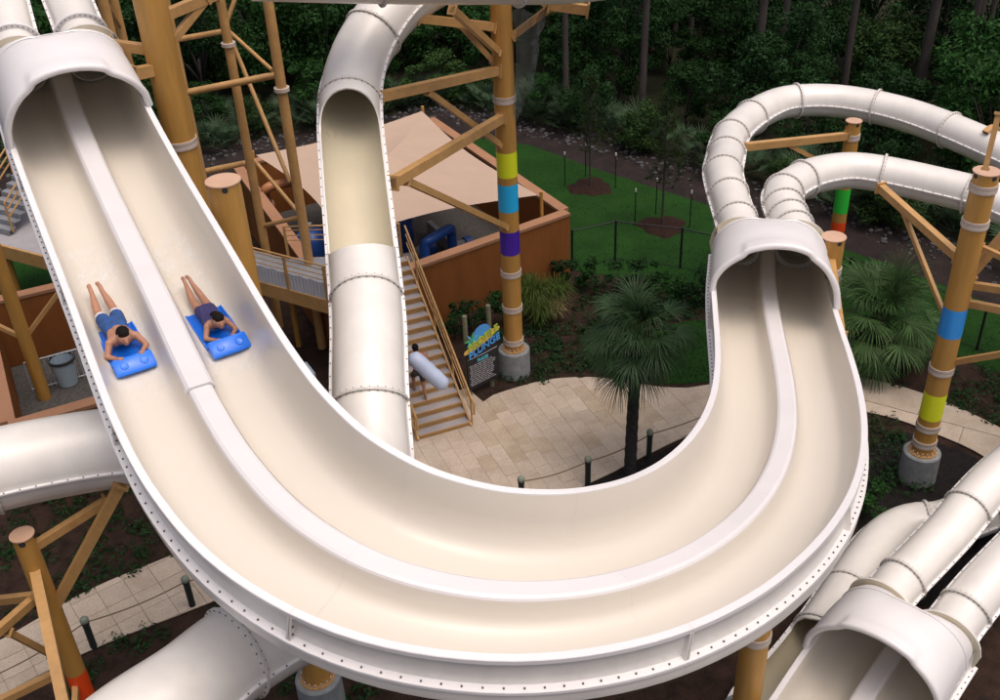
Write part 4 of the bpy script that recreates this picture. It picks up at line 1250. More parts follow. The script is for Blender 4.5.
# ------------------------------------------------------------------ black mesh fence on the lawn
fence = thing('mesh_fence', 'low black mesh fence with thin posts on the lawn beside the pump yard', 'fence', (5, 32, 0))
fp = [(2.62, 32.0), (4.166, 32.557, 0.000)[:2], (6.312, 31.776, 0.000)[:2], (8.282, 30.557, 0.000)[:2], (11.2, 29.2), (14.2, 26.0), (16.6, 22.6)]
for a, b in zip(fp[:-1], fp[1:]):
    L_ = math.hypot(b[0] - a[0], b[1] - a[1]); k = max(1, round(L_ / 2.6))
    MB().cyl((*a, 1.5), (*b, 1.5), .024, n=8).build('top_rail', 'black_metal', fence)
    MB().cyl((*a, .06), (*b, .06), .012, n=6).build('bottom_wire', 'black_metal', fence)
    mw = MB()
    nw = int(L_ / .13)
    for i in range(nw):
        for dx in (-1, 1):
            u0, u1 = i / nw, min(max((i + dx * 9) / nw, 0), 1)
            if abs(u1 - (i + dx * 9) / nw) > 1e-6: continue
            p = (a[0] + (b[0] - a[0]) * u0, a[1] + (b[1] - a[1]) * u0, .06); q = (a[0] + (b[0] - a[0]) * u1, a[1] + (b[1] - a[1]) * u1, 1.49)
            mw.cyl(p, q, .0032, n=3, caps=False)
    if mw.v: mw.build('mesh_panel', 'black_metal', fence)
for p in fp:
    MB().cyl((*p, -.05), (*p, 1.55), .04, n=10).build('post', 'black_metal', fence, smooth=True)

# ------------------------------------------------------------------ bollards and ropes
def bollard(p, label, group='rope bollards along the paths'):
    t = thing('bollard', label, 'bollard', (p[0], p[1], 0), group)
    MB().lathe((p[0], p[1], 0), [(.075, -.05), (.075, .74), (.085, .75), (.085, .80), (.07, .81), (.07, .83)], n=16).build('shaft', 'bollard', t, smooth=True, angle=40)
    MB().lathe((p[0], p[1], 0), [(.07, .83), (.092, .835), (.095, .87), (.085, .92), (.05, .955), (.01, .965)], n=16).build('finial', 'verdigris', t, smooth=True, angle=40)
bs = [(0.369, 20.060, 0.880), (2.087, 20.709, 0.880), (3.792, 21.684, 0.880), (6.35, 23.0, .88), (8.2, 23.45, .88)]
bl = [(-10.9, 14.62, .88), (-9.236, 16.089, 0.880), (-7.296, 17.174, 0.880), (-5.3, 17.9, .88)]
for p in bs: bollard(p, 'dark bollard with pale finial strung with rope along the patio edge')
for p in bl: bollard(p, 'dark bollard with pale finial strung with rope beside the square paved path', 'rope bollards beside the square paved path')
def rope(a, b, label):
    a, b = V((a[0], a[1], .80)), V((b[0], b[1], .80))
    pts = [tuple(a.lerp(b, u) - Vector((0, 0, .10 * math.sin(math.pi * u)))) for u in np.linspace(0, 1, 13)]
    tag(MB().tube(pts, .016, n=6).build('rope', 'rope', smooth=True), label, 'rope', 'ropes between bollards' if 'patio' in label else 'ropes by the square paved path')
for l_, lb in ((bs, 'thin brown rope slung between bollards along the patio edge'), (bl, 'thin brown rope slung between bollards beside the square paved path')):
    for a, b in zip(l_[:-1], l_[1:]): rope(a, b, lb)

# ------------------------------------------------------------------ plants
def leaf_quad(vs, fs, c, nrm, size, asp=.5, roll=None):
    n_ = nrm.normalized(); u_ = n_.cross(Vector((random.gauss(0, 1), random.gauss(0, 1), random.gauss(0, 1)))).normalized(); w_ = n_.cross(u_)
    b_ = len(vs)
    vs += [tuple(c - u_ * size), tuple(c + w_ * size * asp - n_ * size * .12), tuple(c + u_ * size - n_ * size * .35), tuple(c - w_ * size * asp - n_ * size * .12)]
    fs.append((b_, b_ + 1, b_ + 2, b_ + 3))
def crown_mesh(name, rx, rz, nclump, nleaf, size, matn, zc, flat=.6, clr=.36, asp=.45):
    vs, fs = [], []
    cl = []
    for i in range(nclump):
        d = Vector((random.gauss(0, 1), random.gauss(0, 1), random.gauss(0, 1))).normalized() * random.uniform(.35, 1) ** .6
        cl.append((Vector((d.x * rx, d.y * rx, zc + d.z * rz)), random.uniform(.6, 1.25) * clr * rx))
    for i in range(nleaf):
        c, r_ = random.choice(cl)
        d = Vector((random.gauss(0, 1), random.gauss(0, 1), random.gauss(0.25, 1))).normalized()
        p = c + Vector((d.x, d.y, d.z * .75)) * r_ * random.uniform(.55, 1.05)
        leaf_quad(vs, fs, p, d + Vector((random.gauss(0, .5), random.gauss(0, .5), random.gauss(.4, .5))), size * random.uniform(.6, 1.4), asp)
    me = bpy.data.meshes.new(name); me.from_pydata(vs, [], fs); me.materials.append(MATS[matn])
    return me, cl
def stem_mesh(name, cl, h0, r, matn='bark'):
    m_ = MB()
    top = max(c.z for c, _ in cl)
    m_.tube([(0, 0, -.1), (.03, .02, h0 * .6), (0, .05, h0 + .3)], [r, r * .8, r * .6], n=8)
    for c, rr in cl[:9]:
        m_.tube([(0, .03, h0 * .55), (c.x * .45, c.y * .45, h0 + (c.z - h0) * .5), tuple(c)], [r * .5, r * .3, r * .1], n=5)
    me = bpy.data.meshes.new(name); me.from_pydata(m_.v, [], m_.f); me.materials.append(MATS[matn])
    me.polygons.foreach_set('use_smooth', [True] * len(me.polygons))
    return me
def bush_proto(kind, rx, rz, ncl, nl, size, matn, h0=.6, r=.05, zc=None):
    cm, cl = crown_mesh(kind + '_leaves', rx, rz, ncl, nl, size, matn, zc if zc else rz * .95 + h0 * .5)
    return cm, stem_mesh(kind + '_stem', cl, h0, r)
def place_plant(name, label, cat, proto, loc, sc, group=None, rz=None):
    t = thing(name, label, cat, loc, group)
    for nm, me in (('trunk', proto[1]), ('crown', proto[0])):
        o = bpy.data.objects.new(nm, me); C.objects.link(o); o.parent = t
    t.scale = sc; t.rotation_euler.z = random.uniform(0, 6.28) if rz is None else rz
    return t
protos = [bush_proto('bush', 1.7, 1.6, 22, 5200, .085, 'leaf_dark', .6), bush_proto('bush', 1.5, 1.9, 22, 5000, .08, 'leaf_mid', .7), bush_proto('bush', 1.9, 1.5, 24, 5200, .09, 'leaf_olive', .5),
          bush_proto('tree', 2.2, 2.6, 30, 7500, .10, 'leaf_mid', 1.6, .10, 3.6), bush_proto('tree', 2.0, 3.0, 30, 7000, .09, 'leaf_dark', 1.8, .10, 4.0)]
blabels = ['dense dark evergreen bush in the wood', 'fresh mid green bush in the wood', 'olive green spreading bush in the wood', 'leafy mid green young tree in the wood', 'dark upright young tree in the wood']
nb = 0
random.seed(21)
for row in range(8):
    x = -34 + random.uniform(0, 2)
    while x < 42:
        e = forest_edge(x)
        y = e + 1.7 + row * 3.6 + random.uniform(-1.2, 1.2)
        half = 7 + y * .60
        if -half - 4 < x < half + 4:
            k = random.choices([0, 1, 2, 3, 4], [3, 3, 2, 1.5 + row * .4, 1.5 + row * .4])[0]
            sc = random.uniform(.65, 1.15) * (1 + row * .04)
            if row == 0: k = random.choice([0, 1, 2]); sc *= .72
            place_plant('bush' if k < 3 else 'young_tree', blabels[k], 'bush' if k < 3 else 'tree', protos[k], (x, y, -.02), (sc, sc, sc * random.uniform(.85, 1.2)), 'woodland: ' + blabels[k])
            nb += 1
        x += random.uniform(2.0, 3.6) if row else random.uniform(1.6, 2.9)

# fan fronds (palmetto and palms)
def fan(vs, fs, base, dirv_, length, width_ang, nleaf, droop, lw, petiole=True, curl=.0):
    """one palmate leaf: narrow strips radiating from the end of the stalk and bending under their weight"""
    d = dirv_.normalized(); side = d.cross(Vector((0, 0, 1)))
    if side.length < .05: side = Vector((1, 0, 0))
    side.normalize(); upv = side.cross(d)
    for k in range(nleaf):
        a_ = width_ang * ((k + .5) / nleaf - .5) + random.gauss(0, .03)
        q = (d * math.cos(a_) + side * math.sin(a_) + upv * (.12 * abs(math.sin(a_)))).normalized()
        L_ = length * (.72 + .28 * math.cos(a_)) * random.uniform(.88, 1.08)
        p0 = base; pts = [p0]
        cur = q.copy(); p = p0.copy()
        seg = 4
        for j in range(seg):
            p = p + cur * (L_ / seg); pts.append(p.copy())
            cur = (cur + Vector((0, 0, -droop * (.35 + .5 * j)))).normalized()
        wv = cur.cross(q)
        wv = side * math.cos(a_) - d * math.sin(a_)
        b_ = len(vs)
        for j, pp in enumerate(pts):
            w_ = lw * (.35, 1, .9, .6, .06)[j]
            vs.append(tuple(pp - wv * w_)); vs.append(tuple(pp + wv * w_))
        for j in range(seg): fs.append((b_ + 2 * j, b_ + 2 * j + 1, b_ + 2 * j + 3, b_ + 2 * j + 2))
def palm_crown(name, nfr, plen, flen, matn, zmin=-.5, zmax=1.2, nleaf=22, droop=.28, lw=.018, wang=R(215)):
    vs, fs = [], []; st = MB()
    ga = 2.39996
    for i in range(nfr):
        u = i / (nfr - 1)
        el = R(80) * (1 - u) + R(-58) * u + random.gauss(0, .2)
        az = i * ga + random.gauss(0, .35)
        d = Vector((math.cos(az) * math.cos(el), math.sin(az) * math.cos(el), math.sin(el)))
        L_ = plen * random.uniform(.6, 1.25)
        mid_ = d * L_ * .55 + Vector((0, 0, .05)); end = d * L_ - Vector((0, 0, .10 * L_))
        st.tube([(0, 0, 0), tuple(mid_), tuple(end)], [.022, .016, .010], n=5)
        fan(vs, fs, end, (end - mid_), flen * random.uniform(.7, 1.15), wang * random.uniform(.7, 1.05), nleaf, droop * random.uniform(.7, 1.9), lw)
    me = bpy.data.meshes.new(name); me.from_pydata(vs, [], fs); me.materials.append(MATS[matn])
    return me, st
def palm(label, base, hz, crown_args, tr=.15, lean=(0, 0), dead=True):
    t = thing('palm_tree', label, 'palm tree', (base[0], base[1], 0))
    pts = []; rad = []
    for i in range(26):
        u = i / 25
        pts.append((base[0] + lean[0] * u * u, base[1] + lean[1] * u * u, -.1 + (hz + .1) * u)); rad.append(tr * (1.12 - .22 * u) * (1 + (.06 if i % 2 else -.03)))
    tk = MB().tube(pts, rad, n=16).build('trunk', 'palm_bark', t, smooth=True, angle=60)
    # old leaf bases
    mb = MB()
    for i in range(46):
        z = random.uniform(hz * .75, hz); a_ = random.uniform(0, 6.28)
        p = V((base[0] + lean[0], base[1] + lean[1], z)) + Vector((math.cos(a_), math.sin(a_), 0)) * tr * .9
        mb.beam(p, p + Vector((math.cos(a_) * .10, math.sin(a_) * .10, .14)), .05, .02)
    mb.build('leaf_bases', 'palm_bark', tk, kind='stuff')
    me, st = palm_crown('palm_fronds', *crown_args)
    o = bpy.data.objects.new('crown', me); C.objects.link(o); o.parent = t; o.location = (lean[0], lean[1], hz)
    ORI[o.name] = V((base[0] + lean[0], base[1] + lean[1], hz))
    st.v = [(p[0] + base[0] + lean[0], p[1] + base[1] + lean[1], p[2] + hz) for p in st.v]
    st.build('leaf_stalks', 'palm_leaf', o, smooth=True)
    if dead:
        for az in (-.6, -.4, -.2, 2.6):
            vs, fs = [], []
            d = Vector((math.cos(az), math.sin(az), -1.2)).normalized()
            fan(vs, fs, Vector((base[0] + lean[0], base[1] + lean[1], hz - .1)) + d * .75, d, .62, R(90), 12, .5, .014)
            MB().add(vs, fs).build('dead_frond', 'palm_dead', t)
    return t
random.seed(5)
pz = (3.208, 21.170, 4.154)[2]
palm('tall fan palm with dark trunk standing by the roped patio edge', (3.231, 21.166, 0.000), pz, (56, .82, .98, 'palm_leaf_dark', -.5, 1.2, 28, .34, .014, R(205)), .145, lean=(.08, .1))
pz2 = 1.6
palm('short bushy fan palm behind the curved path near the blue banded column', (10.95, 25.55, 0), pz2, (56, 1.05, 1.2, 'palm_leaf', -.5, 1.2, 26, .30, .018, R(205)), .16, dead=False)

# saw palmetto clumps at the wood's edge
pm = []
for k in range(3):
    vs, fs = [], []
    for i in range(15):
        az = i * 2.4 + random.gauss(0, .2); el = random.uniform(R(25), R(80))
        d = Vector((math.cos(az) * math.cos(el), math.sin(az) * math.cos(el), math.sin(el)))
        b_ = d * random.uniform(.5, .95)
        fan(vs, fs, b_, d, random.uniform(.42, .6), R(230), 16, .08, .016)
        bb = len(vs); sv = d.cross(Vector((0, 0, 1))).normalized() * .012
        vs += [tuple(sv), tuple(-sv), tuple(b_ - sv), tuple(b_ + sv)]; fs.append((bb, bb + 1, bb + 2, bb + 3))
    me = bpy.data.meshes.new('palmetto_fronds'); me.from_pydata(vs, [], fs); me.materials.append(MATS['palmetto']); pm.append(me)
random.seed(33)
for i in range(95):
    x = random.uniform(-22, 24); y = forest_edge(x) + abs(random.gauss(.2, 1.6)) + .2
    if x > 4 and x < 22 and random.random() < .25: continue
    o = bpy.data.objects.new('palmetto', random.choice(pm)); C.objects.link(o)
    o.location = (x, y, 0); s_ = random.uniform(.7, 1.5); o.scale = (s_, s_, s_); o.rotation_euler.z = random.uniform(0, 6.28)
    tag(o, 'grey green saw palmetto with fan leaves along the edge of the wood', 'palmetto', 'saw palmettos at the edge of the wood')

# tall pines: bare trunks in view, crowns high above
pvs, pfs = [], []
for i in range(46):
    az = random.uniform(0, 6.28); z = random.uniform(-2.5, 4.5); rr = random.uniform(.5, 3.2) * (1 - (z + 2.5) / 10)
    c = Vector((math.cos(az) * rr, math.sin(az) * rr, z))
    for k in range(40):
        d = Vector((random.gauss(0, 1), random.gauss(0, 1), random.gauss(.3, .8))).normalized()
        s_ = d.cross(Vector((random.gauss(0, 1), random.gauss(0, 1), random.gauss(0, 1)))).normalized() * .018
        b_ = len(pvs); e_ = c + d * random.uniform(.35, .6)
        pvs += [tuple(c - s_), tuple(c + s_), tuple(e_)]; pfs.append((b_, b_ + 1, b_ + 2))
pine_crown = bpy.data.meshes.new('pine_crown'); pine_crown.from_pydata(pvs, [], pfs); pine_crown.materials.append(MATS['pine_needle'])
def pine(label, base, h, r, lean=(0, 0)):
    t = thing('pine_tree', label, 'pine tree', (base[0], base[1], 0), 'tall pines in the wood')
    pts = [(base[0] + lean[0] * u, base[1] + lean[1] * u + .12 * math.sin(u * 7), -.1 + h * u) for u in np.linspace(0, 1, 14)]
    MB().tube(pts, [r * (1 - .6 * u) for u in np.linspace(0, 1, 14)], n=12).build('trunk', 'bark', t, smooth=True)
    o = bpy.data.objects.new('crown', pine_crown); C.objects.link(o); o.parent = t; o.location = (lean[0], lean[1], h - 1.5); o.rotation_euler.z = random.uniform(0, 6)
for base, r, ln in [((x_ + random.uniform(-2, 2), forest_edge(x_) + random.uniform(9, 26), 0), .17, (.2, 0)) for x_ in range(-34, 40, 3)] + [((3.468, 45.628, 0.000), .15, (0, 0)), ((6.874, 45.686, 0.000), .18, (.3, 0)), ((11.665, 44.595, 0.000), .21, (.2, 0)), ((18.687, 44.186, 0.000), .24, (.6, 0)), ((21.168, 45.462, 0.000), .2, (1.0, 0)), ((21.628, 45.027, 0.000), .13, (.2, 0)), ((21.130, 42.483, 0.000), .17, (.9, 0)),
                    ((3.827, 54.261, 0.000), .14, (0, 0)), ((-1.722, 62.293, 0.000), .18, (0, 0)), ((11.005, 56.555, 0.000), .16, (.3, 0)), ((18.006, 54.637, 0.000), .17, (.1, 0)), ((-13.941, 60.355, 0.000), .17, (.1, 0)), ((-9.440, 56.184, 0.000), .15, (0, 0))]:
    pine('tall bare pine trunk rising out of the wood', base, random.uniform(19, 24), r, ln)

# staked young pines on the lawn
yvs, yfs = [], []
ystem = MB(); ystem.tube([(0, 0, -.1), (.02, 0, 2.2), (.0, .04, 5.0)], [.045, .035, .012], n=8)
for i in range(150):
    z = random.uniform(1.5, 5.0); u = (z - 1.5) / 3.5; rr = random.uniform(.1, .85) * (1.05 - u * .75); az = random.uniform(0, 6.28)
    c = Vector((math.cos(az) * rr, math.sin(az) * rr, z + rr * .35))
    ystem.tube([(0, 0, z - .05), tuple(c)], [.009, .004], n=4)
    for k in range(34):
        d = (Vector((math.cos(az), math.sin(az), .5)) * .8 + Vector((random.gauss(0, 1), random.gauss(0, 1), random.gauss(.2, .8))) * .7).normalized()
        s_ = d.cross(Vector((random.gauss(0, 1), random.gauss(0, 1), random.gauss(0, 1)))).normalized() * .006
        b_ = len(yvs); e_ = c + d * random.uniform(.16, .3)
        yvs += [tuple(c - s_), tuple(c + s_), tuple(e_)]; yfs.append((b_, b_ + 1, b_ + 2))
yme = bpy.data.meshes.new('young_pine_needles'); yme.from_pydata(yvs, [], yfs); yme.materials.append(MATS['pine_needle'])
ystm = bpy.data.meshes.new('young_pine_stem'); ystm.from_pydata(ystem.v, [], ystem.f); ystm.materials.append(MATS['bark'])
for base, sc, lb in (((3.878, 38.627, 0.000), .9, 'slender staked young pine on the lawn nearest the wood'), ((6.183, 34.971, 0.000), 1.0, 'staked young pine on the lawn behind the mesh fence')):
    place_plant('young_pine', lb, 'pine tree', (yme, ystm), (base[0], base[1], 0), (sc, sc, sc))
    ring = MB(); n_ = 26
    pts = [(base[0] + (.85 + .10 * math.sin(3 * a_ + base[0]) + .07 * math.sin(7 * a_)) * math.cos(a_), base[1] + (.85 + .10 * math.sin(3 * a_ + base[0]) + .07 * math.sin(7 * a_)) * math.sin(a_), .005) for a_ in np.linspace(0, 2 * math.pi, n_, endpoint=False)]
    rng_ = [[(base[0] + (p[0] - base[0]) * k, base[1] + (p[1] - base[1]) * k, z) for p in pts] for k, z in ((1, .0), (.9, .04), (.5, .07), (.05, .09))]
    ring.grid(rng_, True)
    tag(ring.build('mulch_ring', 'red_mulch', smooth=True), 'red brown mulch ring around the ' + lb.split(' on ')[0] + (' nearest the wood' if 'wood' in lb else ' behind the fence'), 'mulch')
    for a_ in (R(-10), R(170), R(95)):
        p = (base[0] + 1.0 * math.cos(a_), base[1] + 1.0 * math.sin(a_))
        stk = thing('tree_stake', 'thin dark tree stake with a white tip around the ' + ('young pine nearest the wood' if 'wood' in lb else 'young pine behind the fence'), 'stake', (p[0], p[1], 0), 'stakes: ' + lb)
        MB().cyl((*p, -.05), (*p, 1.35), .022, n=6).build('shaft', 'black_metal', stk)
        MB().cyl((*p, 1.35), (*p, 1.47), .03, n=6).build('tip', 'white_cap', stk)

# ornamental grass clumps and shrubs in the beds
def tussock(n_, h, spread, matn):
    vs, fs = [], []
    for i in range(n_):
        az = random.uniform(0, 6.28); out = random.uniform(.1, 1) * spread; hh = h * random.uniform(.6, 1.1)
        p0 = Vector((random.gauss(0, .08), random.gauss(0, .08), 0)); d = Vector((math.cos(az), math.sin(az), 0)); sv = Vector((-d.y, d.x, 0)) * .011
        pts = [p0, p0 + d * out * .3 + Vector((0, 0, hh * .6)), p0 + d * out * .7 + Vector((0, 0, hh * .95)), p0 + d * out * 1.15 + Vector((0, 0, hh * .75))]
        b_ = len(vs)
        for j, p in enumerate(pts):
            w_ = (1, 1, .7, .1)[j]; vs.append(tuple(p - sv * w_)); vs.append(tuple(p + sv * w_))
        for j in range(3): fs.append((b_ + 2 * j, b_ + 2 * j + 1, b_ + 2 * j + 3, b_ + 2 * j + 2))
    me = bpy.data.meshes.new('grass_blades'); me.from_pydata(vs, [], fs); me.materials.append(MATS[matn]); return me
tg, td = tussock(420, 1.0, .75, 'cordgrass'), tussock(320, .8, .75, 'cordgrass_dry')
for x, y, s_, me, lb in ((1.15, 29.3, 1.15, tg, 'tall green grass clump beside the banded column'), (1.9, 29.6, 1.0, tg, 'leaning green grass clump against the pump yard wall'), (1.75, 28.9, .8, td, 'dry straw coloured grass clump by the pump yard wall'), (1.25, 28.5, .85, tg, 'low green grass clump in front of the dry one'),
                         (.9, 29.9, 1.0, tg, 'green grass clump tight against the terracotta wall')):
    o = bpy.data.objects.new('grass_clump', me); C.objects.link(o); o.location = (x, y, 0); o.scale = (s_, s_, s_); o.rotation_euler.z = random.uniform(0, 6)
    tag(o, lb, 'ornamental grass')
small = [bush_proto('shrub', .55, .5, 10, 750, .055, 'leaf_dark', .25, .02), bush_proto('shrub', .5, .6, 10, 700, .05, 'leaf_mid', .25, .02)]
for x, y, s_, k in ((-.9, 28.4, 1.1, 0), (-.35, 28.75, 1.0, 0), (.2, 29.0, 1.05, 1), (-1.4, 28.0, .9, 0), (2.6, 30.6, 1.0, 0), (3.3, 30.4, 1.1, 1), (2.3, 31.0, .9, 0), (4.0, 30.2, 1.1, 0), (4.8, 30.0, 1.2, 0), (5.6, 29.7, 1.1, 1), (6.4, 29.5, 1.2, 0), (7.2, 29.2, 1.1, 0), (5.2, 29.0, 1.0, 1), (6.0, 28.9, .9, 0)):
    place_plant('shrub', 'small dark green shrub in the bed along the pump yard wall and fence', 'shrub', small[k], (x, y, 0), (s_, s_, s_), 'shrubs along the pump yard wall and fence')
for x, y, s_, k in ((8.9, 20.0, 1.0, 1), (9.0, 18.9, 1.1, 1), (8.6, 21.2, .8, 0), (9.2, 22.2, .7, 1), (-3.1, 13.2, .9, 1), (-3.3, 12.4, 1.0, 1), (-2.4, 12.6, .9, 0)):
    place_plant('shrub', 'fresh green leafy shrub growing in the dark bed under the slides', 'shrub', small[k], (x, y, 0), (s_, s_, s_ * .8), 'shrubs under the slides')
# low ground cover as one mass
vs, fs = [], []
random.seed(12)
def cover(x0, x1, y0, y1, n_, ok=lambda x, y: True, sz=.05, hh=.22):
    for i in range(n_):
        x, y = random.uniform(x0, x1), random.uniform(y0, y1)
        if not ok(x, y): continue
        r_ = random.uniform(.14, .34)
        for k in range(34):
            d = Vector((random.gauss(0, 1), random.gauss(0, 1), abs(random.gauss(0, .8)))).normalized()
            p = Vector((x, y, 0)) + Vector((d.x * r_, d.y * r_, d.z * hh * random.uniform(.5, 1.1) + .02))
            leaf_quad(vs, fs, p, d + Vector((0, 0, .8)), sz * random.uniform(.6, 1.4), .45)
def inpoly(x, y, poly):
    c = False; j = len(poly) - 1
    for i in range(len(poly)):
        xi, yi = poly[i]; xj, yj = poly[j]
        if (yi > y) != (yj > y) and x < (xj - xi) * (y - yi) / (yj - yi) + xi: c = not c
        j = i
    return c
off = lambda x, y: not (inpoly(x, y, pathL) or inpoly(x, y, patio) or inpoly(x, y, pathR) or inpoly(x, y, lawn_poly) or inpoly(x, y, lawn3))
cover(-12.5, -4.5, 17, 22.5, 210, off); cover(-9.5, -2.5, 12.5, 17.5, 190, off)
cover(11.2, 17, 22, 27.5, 210, off); cover(8.3, 10.6, 19.3, 23.2, 60, off, hh=.3)
cover(-.4, 4.4, 25.4, 28.6, 150, off); cover(7.5, 11, 25.6, 28.5, 80, off); cover(2.6, 8.5, 28.4, 31, 150, off)
cover(-3.5, 6, 6, 12.5, 120, off)
tag(MB().add(vs, fs).build('ground_cover', 'leaf_dark', kind='stuff'), 'low dark green ground cover plants dotted over the mulch beds', 'ground cover')

# ------------------------------------------------------------------ people
def body_mesh(prims, voxel, name):
    """prims: list of (p, q, r1, r2); fused into one continuous skin by remeshing"""
    bm = bmesh.new()
    for p, q, r1, r2 in prims:
        p, q = V(p), V(q); d = q - p; n_ = max(int(d.length / (min(r1, r2) * .45)), 1)
        for i in range(n_ + 1):
            u = i / n_; c = p.lerp(q, u); r_ = r1 + (r2 - r1) * u
            bmesh.ops.create_icosphere(bm, subdivisions=2, radius=r_, matrix=Matrix.Translation(c))
    me = bpy.data.meshes.new('tmp'); bm.to_mesh(me); bm.free()
    o = bpy.data.objects.new('tmp', me); C.objects.link(o)
    md = o.modifiers.new('r', 'REMESH'); md.mode = 'VOXEL'; md.voxel_size = voxel
    ms = o.modifiers.new('s', 'SMOOTH'); ms.factor = .5; ms.iterations = 4
    dg = bpy.context.evaluated_depsgraph_get()
    out = bpy.data.meshes.new_from_object(o.evaluated_get(dg)); out.name = name
    bpy.data.objects.remove(o)
    out.polygons.foreach_set('use_smooth', [True] * len(out.polygons))
    return out
def sym(l): return l + [((p[0], -p[1], p[2]), (q[0], -q[1], q[2]), a_, b_) for p, q, a_, b_ in l]
def rider(label, origin, T, B, N, man):
    t = thing('person', label, 'person', origin)
    M = Matrix((T, B, N)).transposed()
    t.rotation_euler = M.to_euler()
    def part(me, nm, matn, par=t):
        me.materials.clear(); me.materials.append(MATS[matn])
        o = bpy.data.objects.new(nm, me); C.objects.link(o); o.parent = par; return o
    z = .06
    k = 1.07 if man else .95
    sw = .19 if man else .165
    # x forward along the slide, y to the rider's left, z up from the mat
    torso = [((-.22, 0, .12), (-.02, 0, .13), .115, .108), ((-.02, 0, .13), (.22, 0, .17), .108, .125), ((.22, 0, .17), (.33, 0, .22), .12, .085)]
    torso += sym([((-.20, .075, .12), (.0, .07, .13), .10, .085), ((.0, .07, .13), (.25, .10, .17), .085, .10), ((.25, .10, .18), (.31, sw, .19), .085, .062)])
    neck = [((.33, 0, .23), (.43, 0, .31), .058, .052)]
    hx, hz_ = .50, .375
    head = [((hx - .03, 0, hz_ + .02), (hx + .02, 0, hz_ - .01), .095, .088), ((hx + .03, 0, hz_ - .03), (hx + .06, 0, hz_ - .075), .07, .042), ((hx + .105, 0, hz_ - .005), (hx + .118, 0, hz_ - .03), .013, .017)]
    head += sym([((hx - .01, .092, hz_), (hx - .01, .098, hz_ - .02), .018, .015)])
    arms = sym([((.31, sw, .19), (.44, sw + .09, .075), .058, .044), ((.44, sw + .09, .07), (.60, sw - .02, .10), .042, .030), ((.60, sw - .02, .10), (.66, sw - .04, .14), .030, .026)])
    for yy, ln in ((-.028, .055), (-.01, .065), (.010, .062), (.028, .050)):
        arms += sym([((.66, sw - .04 + yy, .145), (.665 + ln * .6, sw - .04 + yy, .165 + ln * .25), .0115, .0105), ((.665 + ln * .6, sw - .04 + yy, .165 + ln * .25), (.66 + ln, sw - .04 + yy, .145), .0105, .0095)])
    arms += sym([((.635, sw - .075, .13), (.665, sw - .085, .155), .0125, .011)])
    sp = .085 if man else .06
    legs = sym([((-.20, .085, .115), (-.62, sp + .03, .10), .092, .062), ((-.62, sp + .03, .10), (-.78, sp + .015, .135), .062, .062), ((-.78, sp + .015, .135), (-1.02, sp - .01, .20), .060, .036), ((-1.02, sp - .01, .20), (-1.08, sp - .012, .235), .038, .036),
                ((-1.08, sp - .012, .235), (-1.20, sp - .02, .215), .034, .036), ((-1.20, sp - .02, .215), (-1.25, sp - .03, .20), .036, .018)])
    scl = lambda pr: [tuple([tuple(c * k for c in p), tuple(c * k for c in q), a_ * k, b_ * k]) for p, q, a_, b_ in pr]
    body = part(body_mesh(scl(torso + neck + head + arms + legs), .0095, 'body_skin'), 'body', 'skin' if man else 'skin2')
    infl = lambda pr, d: [(p, q, a_ + d, b_ + d) for p, q, a_, b_ in pr]
    hipp = [((-.22, 0, .12), (-.04, 0, .13), .115, .108)] + sym([((-.20, .075, .12), (-.04, .07, .13), .10, .085)])
    if man:
        part(body_mesh(scl(infl(hipp, .016) + sym([((-.20, .085, .115), (-.40, .102, .11), .112, .106)])), .010, 'shorts'), 'shorts', 'shorts_blue')
        part(body_mesh(scl(sym([((-.41, .103, .11), (-.465, .108, .108), .100, .094)])), .010, 'shorts_hem'), 'shorts_hem', 'shorts_white')
        hair = [((hx - .055, 0, hz_ + .04), (hx + .01, 0, hz_ + .055), .098, .08), ((hx - .085, 0, hz_ - .02), (hx - .06, 0, hz_ + .03), .075, .095)]
        part(body_mesh(scl(hair), .009, 'hair'), 'hair', 'hair')
    else:
        part(body_mesh(scl(infl(hipp, .012) + sym([((-.20, .082, .115), (-.27, .09, .112), .104, .098)])), .010, 'swimsuit_bottom'), 'swimsuit_bottom', 'swim_navy')
        part(body_mesh(scl(infl([((-.02, 0, .13), (.22, 0, .165), .108, .122)] + sym([((.0, .07, .13), (.22, .10, .165), .085, .098)]), .010)), .010, 'swimsuit_top'), 'swimsuit_top', 'swim_navy')
        hair = [((hx - .055, 0, hz_ + .04), (hx + .005, 0, hz_ + .05), .10, .082), ((hx - .09, 0, hz_ - .02), (hx - .06, 0, hz_ + .03), .075, .098), ((hx - .14, -.02, hz_ + .06), (hx - .19, -.05, hz_ + .03), .055, .04)]
        part(body_mesh(scl(hair), .009, 'hair'), 'hair', 'hair')
        part(body_mesh(scl([((.255, .06, .085), (.255, -.06, .085), .06, .06), ((.28, .07, .12), (.31, .10, .22), .03, .02), ((.28, -.07, .12), (.31, -.10, .22), .03, .02)]), .009, 'bikini_front'), 'swimsuit_front', 'swim_cyan')
    # face: eyes and mouth
    mf = MB()
    for sg in (-1, 1): mf.lathe(((hx + .088) * k, .034 * sg * k, (hz_ + .006) * k), [(.002, -.008), (.009, -.004), (.009, .004), (.002, .008)], n=8)
    me = bpy.data.meshes.new('eyes'); me.from_pydata(mf.v, [], mf.f); part(me, 'eyes', 'hair')
    return t
